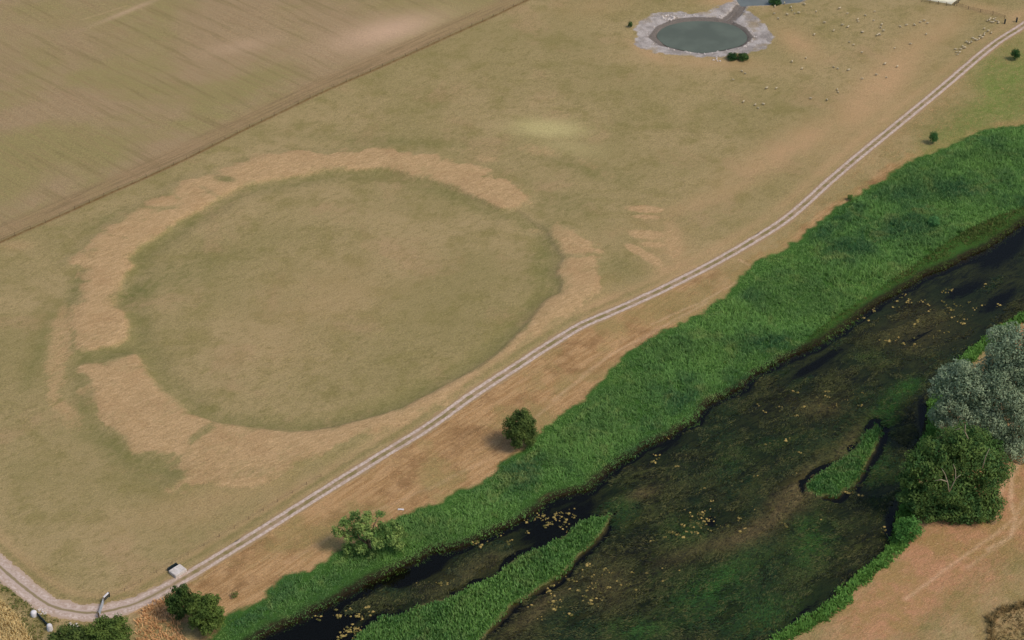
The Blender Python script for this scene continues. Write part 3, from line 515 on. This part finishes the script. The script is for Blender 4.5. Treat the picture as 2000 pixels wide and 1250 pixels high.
# trees ------------------------------------------------------------
BARK = NT('bark'); BARKM = BARK.diffuse(BARK.mix(BARK.noise(BARK.pos, 3), C(92, 78, 60), C(140, 124, 100)), .9)
DEADM = NT('dead_wood'); DEAD = DEADM.diffuse(DEADM.mix(DEADM.noise(DEADM.pos, 2), C(150, 136, 112), C(196, 180, 152)), .85)
def leaves(lobes, per_m2, size, stretch=1.0, jitter=.12, fill=.25):
    Vs = []
    for (cx, cy, cz, rx, ry, rz) in lobes:
        N = int(per_m2*4*math.pi*((rx*ry*rz)**(2/3)))
        d = rng.normal(0, 1, (N, 3)); d /= np.linalg.norm(d, axis=1)[:, None]
        k = d[:, 2] > -.75; d = d[k]; N = len(d)
        fr_ = vnoise(d[:, 0]*2.2+d[:, 2]*1.3+cx, d[:, 1]*2.2+d[:, 2]+cy, .55, 5)
        rr = 1+rng.normal(0, jitter, N)*.6+np.where(rng.random(N) < .06, rng.uniform(.05, .3, N), 0)+(fr_-.5)*.42; inn = rng.random(N) < fill; rr = np.where(inn, rr*rng.uniform(.45, .9, N), rr)
        c = d*rr[:, None]*np.array([rx, ry, rz])+np.array([cx, cy, cz])
        keep = (fr_ > .16) | (rng.random(N) < .4); c = c[keep]; dd_ = d[keep]; N = len(c); nrm_ = dd_*.9+rng.normal(0, .55, (N, 3)); nrm_[:, 2] += .25; nrm_ /= np.linalg.norm(nrm_, axis=1)[:, None]
        t = np.cross(nrm_, rng.normal(0, 1, (N, 3))); t /= np.linalg.norm(t, axis=1)[:, None]+1e-9; b = np.cross(nrm_, t)
        s_ = size*rng.uniform(.6, 1.4, N)[:, None]
        q = np.stack([c-t*s_*.5*stretch, c+b*s_*.34+nrm_*s_*.1, c+t*s_*.5*stretch, c-b*s_*.34+nrm_*s_*.1], 1); Vs.append(q.reshape(-1, 3))
    V = np.concatenate(Vs); return V, np.arange(len(V)).reshape(-1, 4)
def make_tree(name, label, cat, px, py, wpx, hpx, mat, group=None, nl=9, size=.42, dens=9, lobes=None, trunk=True, lobe_r=.42, seed=1, stretch=1.0, clear=0.0, solid=.66, flat_=1.0, dead=None, plume=.85):
    """crown centred where the photo shows it: wpx, hpx its size in photo pixels"""
    random.seed(seed); s = scl(py); th = math.atan2(CAMH, G(px, py)[1]); a = wpx/2/s; t = (hpx/2/s)**2-(a*math.sin(th))**2*flat_
    c = math.sqrt(max(t, (a*.5)**2))/math.cos(th)
    c = min(max(c, a*.55), a*1.6); zc = c*.86+clear
    bx, by = G(px, py+zc*math.cos(th)*s); bz = hz(bx, by); root = empty(name, (bx, by, bz)); tag(root, label, cat, group)
    if lobes is None:
        L = [(0, 0, zc, a*solid, a*solid, c*(solid+.04))]
        for i in range(nl):
            p = i*2.399963+random.uniform(-.25, .25); u = 1-1.8*(i+.5)/nl; q = math.sqrt(max(0, 1-u*u)); k = 1-lobe_r*.92; r = lobe_r*random.uniform(.75, 1.15)
            L.append((math.cos(p)*q*a*k, math.sin(p)*q*a*k, zc+u*c*k, a*r, a*r, max(c*r*.9, a*r*.6)))
    else:                                   # lobes given as photo-pixel offsets (dx, dy-up) + depth metres
        L = []
        for (dx, dy, dep, r) in lobes:
            x = dx/s; r = r/s; z = zc+(dy/s-dep*math.sin(th))/math.cos(th); z = max(z, r*.5); L.append((x, dep, z, r, r, r*.9))
    core = [(l[0], l[1], l[2], l[3]*.74, l[4]*.74, l[5]*.74) for l in L]; sub = []
    if a > 2.5:
        for l in L:
            for i in range(7):
                p = i*2.4+random.uniform(0, 1); u = random.uniform(-.5, 1); q = math.sqrt(1-u*u); k = random.uniform(.74, 1.0); m_ = random.uniform(.24, .42)
                sub.append((l[0]+math.cos(p)*q*l[3]*k, l[1]+math.sin(p)*q*l[4]*k, l[2]+u*l[5]*k, l[3]*m_, l[4]*m_, l[5]*m_*plume))
    else: core = L
    V, F_ = leaves(core, dens*.85 if sub else dens, size*(1.35 if sub else 1), 1.0, fill=.45)
    if sub:
        V2, F2 = leaves(sub, dens*.62, size*.9, stretch, .08, .1); F_ = np.vstack([F_, F2+len(V)]); V = np.vstack([V, V2])
    V[:, 2] = np.maximum(V[:, 2], .03)
    npmesh('crown', V, F_, mat, root)
    if trunk:
        mb = MB(); r0 = max(.07, a*.055); mb.tube([(0, 0, -.3), (.05*a, 0, zc*.35), (0, .04*a, zc*.8), (.04*a, 0, zc+c*.3)], [r0*1.3, r0, r0*.6, r0*.25])
        for l in L[1:8]: mb.tube([(0, 0, zc*.45), (l[0]*.5, l[1]*.5, (zc*.5+l[2])*.5+.2*c), (l[0]*.95, l[1]*.95, l[2])], [r0*.5, r0*.32, r0*.1], 6)
        mb.build('trunk', BARKM, root, True)
    if dead:
        for (dx, dy, dep, segs) in dead:
            mb = MB(); x0 = dx/s; z0 = zc+(dy/s-dep*math.sin(th))/math.cos(th)
            for sg in segs:
                mb.tube([(x0+u/s, dep-abs(v)*.01, z0+v/s/math.cos(th)) for u, v in sg], [.11-.08*i/max(1, len(sg)-1) for i in range(len(sg))], 6)
            mb.build('dead_branch', DEAD, root, True)
    return root
OLIVE = leaf_material('hawthorn_leaf', [C(62, 78, 36), C(88, 102, 48), C(124, 130, 72)], .4, .3)
WILLOWG = leaf_material('sallow_leaf', [C(78, 104, 50), C(128, 146, 78), C(164, 174, 108)], .4, .35)
SILVER = leaf_material('silver_willow_leaf', [C(98, 114, 86), C(132, 144, 112), C(158, 168, 136)], .38, .25)
OAKM = leaf_material('oak_leaf', [C(54, 82, 40), C(92, 112, 54), C(128, 142, 78)], .45, .3)
DARKT = leaf_material('dark_leaf', [C(34, 62, 30), C(50, 80, 36), C(78, 104, 54)], .4, .25)
MIDT = leaf_material('thorn_leaf', [C(66, 84, 34), C(92, 108, 48), C(120, 128, 66)], .5, .28)
make_tree('round_bush', 'rounded dark olive tree alone on the dry bank at the edge of the reeds', 'tree', 1017, 840, 66, 86, OLIVE, nl=22, size=.32, dens=26, lobe_r=.30, seed=2, solid=.86)
make_tree('willow_bush', 'spreading pale green sallow at the reed edge beside the small white board', 'tree', 720, 1046, 140, 92, WILLOWG, size=.36, dens=22, seed=3, stretch=1.3,
 plume=1.2, lobes=[(-42,24,1,14),(-24,36,2,11),(0,32,1,14),(24,40,2,9),(-58,6,0,13),(-32,0,0,16),(-4,6,-1,17),(28,12,0,14),(56,16,1,14),(46,-6,-1,17),(20,-16,-2,15),(-12,-26,-2,14),(-38,-26,-1,13),(66,0,0,10),(-18,16,0,13),(8,-36,-2,11),(58,-20,-1,11)])
make_tree('hawthorn_bush', 'darker taller bush against the lower rut of the track, left of its pair', 'bush', 356, 1178, 62, 76, leaf_material('thorn_dark', [C(46, 66, 28), C(66, 84, 34), C(98, 108, 54)], .5, .25), nl=16, size=.34, dens=22, lobe_r=.34, solid=.76, seed=4)
make_tree('hawthorn_bush', 'lighter mottled bush nearer the reeds, right of its darker pair', 'bush', 405, 1200, 80, 88, MIDT, nl=18, size=.36, dens=22, lobe_r=.34, solid=.76, seed=5)
make_tree('hawthorn_bush', 'rounded green bush below the gate at the bend of the track', 'bush', 215, 1240, 96, 70, MIDT, nl=16, size=.36, dens=20, lobe_r=.34, solid=.76, seed=6)
make_tree('low_shrub', 'low dark shrub cut by the photo edge left of the bush below the gate', 'bush', 140, 1254, 90, 36, OLIVE, nl=14, size=.34, dens=20, lobe_r=.34, solid=.76, seed=7)
make_tree('low_shrub', 'little sparse shrub on tawny grass right of the paired bushes', 'bush', 459, 1162, 20, 17, OLIVE, nl=6, size=.25, dens=14, seed=8)
make_tree('silver_willow', 'big silvery grey willow on the right bank behind the green tree', 'tree', 1915, 780, 210, 250, SILVER, size=.36, dens=17, seed=9, stretch=1.6, trunk=True, plume=1.35,
 lobes=[(42,98,2,42),(22,62,2,40),(66,60,3,44),(-10,36,1,36),(-62,44,1,34),(-84,16,0,28),(-40,14,0,36),(20,10,0,44),(64,10,1,46),(-74,-14,-1,32),(-44,-30,-1,34),(0,-34,-1,42),(46,-44,-1,44),(86,-30,0,42),(-84,-38,-1,24),(60,-84,-2,38),(96,60,2,40),(26,-82,-2,34),(8,100,3,28),(-50,34,0,28),(-20,-10,0,34)])
make_tree('dark_shrub', 'deep green shrub between the silver willow and the spreading green tree', 'bush', 1905, 865, 110, 64, leaf_material('deep_leaf', [C(50, 78, 36), C(70, 98, 46), C(96, 120, 64)], .4, .25), nl=14, size=.4, dens=16, lobe_r=.4, solid=.76, seed=10)
make_tree('green_tree', 'broad green tree with bare dead branches showing in its crown on the right bank', 'tree', 1850, 938, 205, 192, OAKM, size=.40, dens=17, seed=11,
 lobes=[(0,72,2,38),(34,62,2,36),(-34,56,1,30),(-70,30,0,32),(-84,0,0,24),(-40,20,0,38),(10,26,1,44),(56,30,1,42),(84,14,1,28),(-66,-34,-1,34),(-28,-20,-1,40),(14,-20,-1,44),(58,-18,0,44),(80,-44,-1,26),(-36,-58,-2,30),(0,-56,-2,36),(38,-62,-2,40),(66,-60,-2,26),(20,-84,-3,20),(-60,-54,-2,22)],
 dead=[(-20,-4,-6.5,[[(0,-18),(-6,0),(-14,16),(-22,26)],[(-6,0),(-18,4),(-30,2)],[(0,-18),(8,6),(4,24),(-2,34)],[(8,6),(16,14)]]),(38,36,-5,[[(0,-14),(2,6),(6,22)]]),(10,86,-2,[[(0,-10),(-8,2),(-18,8),(-28,6)],[(-8,2),(-10,16)]])])
make_tree('low_shrub', 'bright green shrub at the waterside just below the big green tree', 'bush', 1770, 1034, 60, 56, leaf_material('shrub_leaf', [C(64, 104, 44), C(84, 124, 58), C(112, 144, 78)], .4, .3), nl=12, size=.34, dens=18, lobe_r=.38, solid=.76, seed=12)
make_tree('small_tree', 'small green tree on the turf between the track and the reed edge', 'tree', 1822, 268, 20, 24, leaf_material('st_leaf', [C(48, 84, 40), C(70, 104, 52), C(92, 122, 66)], .5, .25), nl=9, size=.26, dens=30, solid=.82, seed=13, clear=.4)
make_tree('small_tree', 'small dark round tree beside the far end of the track', 'tree', 1982, 106, 19, 22, DARKT, nl=9, size=.26, dens=30, solid=.82, seed=14, clear=.3)
make_tree('small_bush', 'single tiny dark bush left of the round pond', 'bush', 1231, 47, 10, 13, DARKT, nl=7, size=.24, dens=30, solid=.82, seed=15)
make_tree('pond_shrub', 'left one of two dark green shrubs touching on the near shore of the pond', 'bush', 1430, 110, 24, 17, DARKT, nl=9, size=.26, dens=30, solid=.82, seed=16)
make_tree('pond_shrub', 'right one of two dark green shrubs touching on the near shore of the pond', 'bush', 1451, 111, 25, 17, leaf_material('ps_leaf', [C(44, 66, 30), C(64, 88, 40), C(88, 110, 54)], .4, .25), nl=9, size=.26, dens=30, solid=.82, seed=17)
make_tree('pond_shrub', 'dark bush on the bank of the stream pool at the far edge of the pasture', 'bush', 1514, 0, 28, 16, DARKT, nl=9, size=.26, dens=30, solid=.82, seed=18)
make_tree('reed_bush', 'small round grey green bush standing alone within the reed bed', 'bush', 1823, 433, 25, 24, leaf_material('rb_leaf', [C(62, 104, 56), C(84, 126, 72), C(104, 144, 88)], .5, .3), nl=9, size=.26, dens=30, solid=.82, seed=19)
make_tree('small_bush', 'tiny green bush on the upper margin of the reed bed', 'bush', 1660, 386, 12, 13, leaf_material('sb_leaf', [C(66, 96, 40), C(84, 114, 50), C(100, 126, 60)], .5, .3), nl=7, size=.24, dens=30, solid=.82, seed=20)

# ------------------------------------------------------------------ fences, gate, trough, piers, stones
def mat(name, a, b, sc=2, rough=.85, spec=.3, metal=0): n = NT(name); return n.diffuse(n.mix(n.step(n.noise(n.pos, sc, 4, .7), .35, .65), a, b), rough, spec)
WOOD = mat('weathered_wood', C(96, 76, 54), C(128, 106, 80)); WIRE = mat('rusty_wire', C(92, 72, 52), C(120, 96, 70)); CONC = mat('pale_concrete', C(188, 176, 164), C(214, 204, 194)); 
DARKW = mat('dark_timber', C(30, 42, 42), C(44, 56, 56)); STEEL = mat('galvanised_steel', C(136, 140, 142), C(168, 170, 172), 2, .5); PLAST = mat('whitewash', C(206, 198, 194), C(228, 222, 218), 1.5)
def wire_fence(label, pts, gap, lo, hi, h=1.1, rails=3, r=.06, rm=WIRE, rr=.012, cat='fence'):
    L = GA(pts); L = spline(np.vstack([2*L[0]-L[1], L, 2*L[-1]-L[-2]]), 1.0); d = np.concatenate([[0], np.cumsum(np.hypot(*np.diff(L, axis=0).T))])
    q = np.arange(0, d[-1], gap); X = np.interp(q, d, L[:, 0]); Y = np.interp(q, d, L[:, 1]); k = (Y > lo) & (Y < hi) & (np.abs(X) < 175); X, Y = X[k], Y[k]
    root = empty('post_and_wire_fence', (X[0], Y[0], hz(X[0], Y[0]))); tag(root, label, cat); tops = []
    for i in range(len(X)):
        z = hz(X[i], Y[i]); hx = h+random.uniform(-.06, .06); mb = MB(); lx, ly = random.uniform(-.05, .05), random.uniform(-.05, .05)
        o = (X[i]-X[0], Y[i]-Y[0], z-root.location.z); tops.append((o, hx)); mb.tube([(o[0], o[1], o[2]-.3), (o[0]+lx, o[1]+ly, o[2]+hx)], [r, r*.9], 6); mb.build('post', WOOD, root)
    for j in range(rails):
        mb = MB(); f = (j+1)/(rails)*.93; mb.tube([(o[0], o[1], o[2]+hx*f) for o, hx in tops], rr, 4); mb.build('wire' if rr < .03 else 'rail', rm, root)
    return root
wire_fence('long thin fence dividing the striped field from the pasture', FENCE, 4.6, 300, 640, rails=4)
wire_fence('low wire fence along the inner side of the track, passing the pale trough', [(207,1168),(250,1152),(320,1110),(400,1066),(480,1018),(560,970),(640,924)], 4.0, 200, 640,   .95, 2, .05)
wire_fence('dark fence running across the top right corner towards the far track end', [(1868,12),(1895,20),(1925,27),(1960,36),(1972,41)], 4.0, 200, 640, 1.2, 3, .08, WOOD, .04)
wire_fence('timber rail fence round the pale sand yard at the top edge', [(1800,4),(1832,9),(1862,12),(1880,-2),(1905,-22)], 2.6, 200, 700, 1.3, 3, .09, DARKW, .05)
px_, py_ = GA([(1790,-40),(1808,0),(1858,9),(1872,-2),(1900,-40)]).T
flat('sand_yard', np.stack([px_, py_], 1), 0, mat('pale_sand', C(214, 204, 172), C(232, 224, 196), .4)); o = bpy.data.objects['sand_yard']; o.location.z = max(hz(a, b) for a, b in zip(px_, py_))+.08
sm_ = o.modifiers.new('s', 'SOLIDIFY'); sm_.thickness = .4; sm_.offset = -1; tag(o, kind='structure')
# gate across the track, hinged on a post with a short rail beside it
def seg(a, b): p, q = np.array(G(*a)), np.array(G(*b)); return p, q-p
p, q = seg((203, 1178), (194, 1206)); root = empty('field_gate', (p[0], p[1], hz(*p))); tag(root, 'grey metal field gate standing across the track at its bend', 'gate')
L_ = float(np.hypot(*q)); u = q/L_; mb = MB()
mb.tube([(0, 0, .15), (u[0]*L_, u[1]*L_, .15), (u[0]*L_, u[1]*L_, 1.2), (0, 0, 1.2), (0, 0, .15)], .075, 6); mb.build('gate_frame', STEEL, root)
for hz_ in (.36, .57, .78, .99): mb = MB(); mb.tube([(0, 0, hz_), (u[0]*L_, u[1]*L_, hz_)], .05, 6); mb.build('bar', STEEL, root)
mb = MB(); mb.tube([(0, 0, .15), (u[0]*L_*.5, u[1]*L_*.5, 1.2), (u[0]*L_, u[1]*L_, .15)], .045, 6); mb.build('brace', STEEL, root)
for k in (-.03, 1.03): mb = MB(); mb.box((u[0]*L_*k, u[1]*L_*k, .6), (.24, .24, 1.5)); mb.build('gate_post', WOOD, root)
p, q = seg((203, 1177), (214, 1166)); root = empty('rail_hurdle', (p[0], p[1], hz(*p))); tag(root, 'short timber hurdle with a white top board beside the field gate', 'hurdle'); L_ = float(np.hypot(*q)); ra_ = math.atan2(q[1], q[0]); 
for k in (0, 1): mb = MB(); mb.box((q[0]*k, q[1]*k, .6), (.22, .22, 1.4)); mb.build('post', DARKW, root)
for h_ in (.35, .75): mb = MB(); mb.box((q[0]/2, q[1]/2, h_), (L_, .08, .18), ra_); mb.build('rail', DARKW, root)
mb = MB(); mb.box((q[0]/2, q[1]/2, 1.25), (L_*.85, .35, .12), ra_); mb.build('top_board', PLAST, root)
# pale trough by the track
cx, cy = G(345, 1116); ra_ = dirang((330, 1126), (362, 1106)); root = empty('water_trough', (cx, cy, hz(cx, cy)), ra_); tag(root, 'pale concrete trough with a dark opening set beside the track', 'trough')
mb = MB(); mb.box((0, -.45, .35), (2.9, 2.3, .9), 0, .03); mb.build('slab', CONC, root)
mb = MB(); 
for c, d in (((0, 1.55, .3), (2.3, .14, .8)), ((-1.1, 1.12, .3), (.14, .72, .8)), ((1.1, 1.12, .3), (.14, .72, .8))): mb.box(c, d)
mb.build('basin', DARKW, root)
mb = MB(); mb.box((0, 1.12, .2), (2.06, .70, .5)); mb.build('water', mat('dark_water', C(16, 20, 20), C(26, 30, 30), 1, .1, .5), root)
def stone_mesh(r, seed, sq=.75):
    random.seed(seed); import bmesh; bm = bmesh.new(); bmesh.ops.create_icosphere(bm, subdivisions=2, radius=r)
    for v in bm.verts: v.co *= 1+random.uniform(-.16, .16); v.co.z *= sq
    me = bpy.data.meshes.new('stone'); bm.to_mesh(me); bm.free(); return me
def pier(px, py, label, h=1.3, r=.62, sd_=1):
    x, y = G(px, py); random.seed(sd_); mb = MB(); n_ = 10; rings = [(0, 1.05), (.35, 1.0), (.75, .95), (.92, .8), (1.0, .4)]
    V_ = [(r*k*math.cos(i*.628)*random.uniform(.93, 1.07), r*k*math.sin(i*.628)*random.uniform(.93, 1.07), -.2+(h+.2)*t) for t, k in rings for i in range(n_)]
    f = [(a*n_+i, a*n_+(i+1) % n_, (a+1)*n_+(i+1) % n_, (a+1)*n_+i) for a in range(4) for i in range(n_)]+[tuple(4*n_+i for i in range(n_))]; mb.add(V_, f)
    o = mb.build('white_pier', PLAST, None, True); o.location = (x, y, hz(x, y)); return tag(o, label, 'pier')
pier(67, 1203, 'squat whitewashed pier at the upper end of the dark rail', 1.2, .66, 3); pier(98, 1231, 'rounded whitewashed pier at the lower end of the dark rail', 1.5, .6, 4)
p, q = seg((71, 1201), (94, 1225)); root = empty('dark_rail', (p[0], p[1], hz(*p))); tag(root, 'dark rail slung between two whitewashed piers below the track', 'rail')
mb = MB(); ra_ = math.atan2(q[1], q[0]); L_ = float(np.hypot(*q))
for h_ in (.35, .75): mb = MB(); mb.box((q[0]/2, q[1]/2, h_), (L_, .16, .26), ra_); mb.build('bar', DARKW, root)
for k in (.33, .67): mb = MB(); mb.box((q[0]*k, q[1]*k, .4), (.14, .2, 1.0), ra_); mb.build('upright', DARKW, root)
x, y = G(783, 996); mb = MB(); mb.box((0, 0, .12), (1.3, .34, .1)); mb.box((-.5, 0, .04), (.1, .5, .12)); mb.box((.5, 0, .04), (.1, .5, .12)); o = mb.build('white_board', PLAST); o.location = (x, y, hz(x, y)+.03); o.rotation_euler = (0, 0, R(-4)); tag(o, 'small white board lying in dry grass near the reed edge', 'board')
STONE = mat('limestone', C(176, 160, 146), C(216, 204, 192), 2.5)
meshes = [stone_mesh(1, 40+i) for i in range(5)]
for m in meshes: m.materials.append(STONE)
def stones(label, group, spots_, rlo, rhi):
    for a, b in spots_:
        x, y = G(a, b); o = bpy.data.objects.new('stone', random.choice(meshes)); COL.objects.link(o); r = random.uniform(rlo, rhi); o.scale = (r, r*random.uniform(.7, 1.2), r*.9)
        o.location = (x, y, hz(x, y)+r*.15); o.rotation_euler = (0, 0, random.uniform(0, 6)); tag(o, label, 'stone', group)
random.seed(5)
stones('pale rubble stone in the heap beside the upper white pier', 'rubble by the white piers', [(76+random.uniform(0,14), 1189+random.uniform(0,12)) for _ in range(16)], .12, .32)
stones('white lump of rubble in the small heap under the bend of the track', 'rubble heap under the bend', [(136+random.uniform(0,16), 1218+random.uniform(0,13)) for _ in range(14)], .14, .36)
sh_s = []
for k in range(55):
    t = random.random(); i = int(t*len(POND)); a, b = POND[i], POND[(i+1) % len(POND)]; f = random.random(); x0 = a[0]+(b[0]-a[0])*f; y0 = a[1]+(b[1]-a[1])*f
    g = random.uniform(1.0, 1.13); sh_s.append((1368+(x0-1368)*g, 66+(y0-66)*g))
stones('pale stone on the gravel shore of the round pond', 'stones on the pond shore', sh_s, .16, .36)
stones('pale stone in the loose scatter below the near shore of the pond', 'stones below the pond', [(1402+random.gauss(0,5), 116+random.gauss(0,3)) for _ in range(9)], .15, .35)
# ring of pale stones on the far shore
stones('pale stone in the little ring on the far shore of the pond', 'stone ring on the pond shore', [(1305+11*math.cos(a*.52)+random.uniform(-1,1), 33+4*math.sin(a*.52)+random.uniform(-.6,.6)) for a in range(16)], .3, .5)

# ------------------------------------------------------------------ sheep
FLEECE = mat('fleece', C(178, 162, 130), C(204, 188, 156), 4, .95, .05); FACE = mat('sheep_face', C(150, 132, 112), C(176, 158, 138), 4)
def sheep():
    import bmesh
    prof = [(-.60, .72, .06), (-.54, .70, .20), (-.35, .68, .30), (0, .66, .33), (.30, .70, .30), (.48, .76, .22), (.60, .84, .14), (.70, .86, .11), (.82, .80, .09), (.92, .74, .06), (.95, .72, .02)]
    V_ = []; F_ = []; n_ = 12
    for x, z, r in prof:
        for i in range(n_): a = i*2*math.pi/n_; V_.append((x, r*math.cos(a)*.92, z+r*math.sin(a)))
    for a in range(len(prof)-1):
        for i in range(n_): F_.append((a*n_+i, a*n_+(i+1) % n_, (a+1)*n_+(i+1) % n_, (a+1)*n_+i))
    mb = MB(); mb.add(V_, F_)
    for x, y in ((-.38, .17), (-.38, -.17), (.32, .16), (.32, -.16)): mb.tube([(x, y, .5), (x+.03, y, .28), (x, y, 0)], [.08, .05, .045], 6)
    for s_ in (1, -1): mb.tube([(.74, .07*s_, .90), (.72, .19*s_, .88)], [.04, .02], 5)
    mb.tube([(-.58, 0, .74), (-.66, 0, .6)], [.05, .03], 5)
    me = bpy.data.meshes.new('sheep'); me.from_pydata(mb.v, [], mb.f); me.materials.append(FLEECE); me.materials.append(FACE)
    for p_ in me.polygons:
        p_.use_smooth = True; c = p_.center
        if c.x > .72 or (c.z < .42 and abs(c.x) < .5 and abs(c.y) < .26): p_.material_index = 1
    me.update(); return me
SH = sheep()
def flock(label, group, pts):
    for a, b in pts:
        x, y = G(a, b)
        o = bpy.data.objects.new('sheep', SH); COL.objects.link(o); k = random.uniform(.5, .75); o.scale = (k, k, k); o.rotation_euler = (0, 0, random.uniform(0, 6.28)); o.location = (x, y, hz(x, y)); tag(o, label, 'sheep', group)
fl = [(1449,141),(1455,145),(1432,157),(1497,174),(1475,206),(1481,212),(1491,205),(1452,200),(1516,174),(1583,194),(1615,197),(1635,177),(1637,182),(1547,122),(1566,136),(1574,115),(1628,133),(1636,136),(1657,139),(1684,156),(1731,153),(1728,127),(1752,132),(1711,148),(1683,104),(1684,64),(1747,96),(1778,88),(1758,54),(1716,69),(1722,50),(1725,62),(1708,24),(1675,40),(1676,44),(1656,55),(1645,51),(1667,89),(1659,84),(1685,65),(1713,71),(1718,70),(1805,42),(1811,47),(1770,51),(1786,51),(1809,69),(1720,56),(1594,24),(1547,22),(1552,28),(1560,27),(1545,16),(1537,30),(1512,28),(1520,38),(1571,10),(1513,14),(1532,8),(1706,42),(1797,45),(1640,18),(1655,28),(1690,32),(1610,46),(1628,62),(1590,70)]
random.seed(9)
flock('cream sheep grazing loose on the open pasture right of the round pond', 'sheep grazing right of the pond', fl)
fl2 = [(1868,103),(1874,104),(1880,92),(1888,84),(1893,86),(1897,84),(1904,79),(1908,80),(1912,78),(1914,72),(1922,70),(1923,66),(1922,58),(1936,66),(1866,98),(1876,98),(1870,108),(1884,95),(1900,76),(1918,75),(1930,62)]
flock('cream sheep strung out in a line beside the far stretch of track', 'sheep strung out beside the track', fl2)
fl3 = [(1928,43),(1932,42),(1936,46),(1940,40),(1944,38),(1943,43),(1948,44),(1950,47),(1939,46),(1934,39)]
flock('cream sheep bunched together near the fence in the top right corner', 'sheep bunched by the corner fence', fl3)
p, q = seg((1964, 46), (1971, 40)); 
for (a, b), lb in (((1962,47),'dark gatepost at the left of the gateway where the far track enters'),((1985,44),'dark gatepost at the right of the gateway where the far track enters')):
    x, y = G(a, b); mb = MB(); mb.box((0, 0, .75), (.4, .4, 1.7)); mb.box((.0, .25, .9), (.16, .5, .14)); o = mb.build('gatepost', DARKW); o.location = (x, y, hz(x, y)); tag(o, lb, 'gatepost')
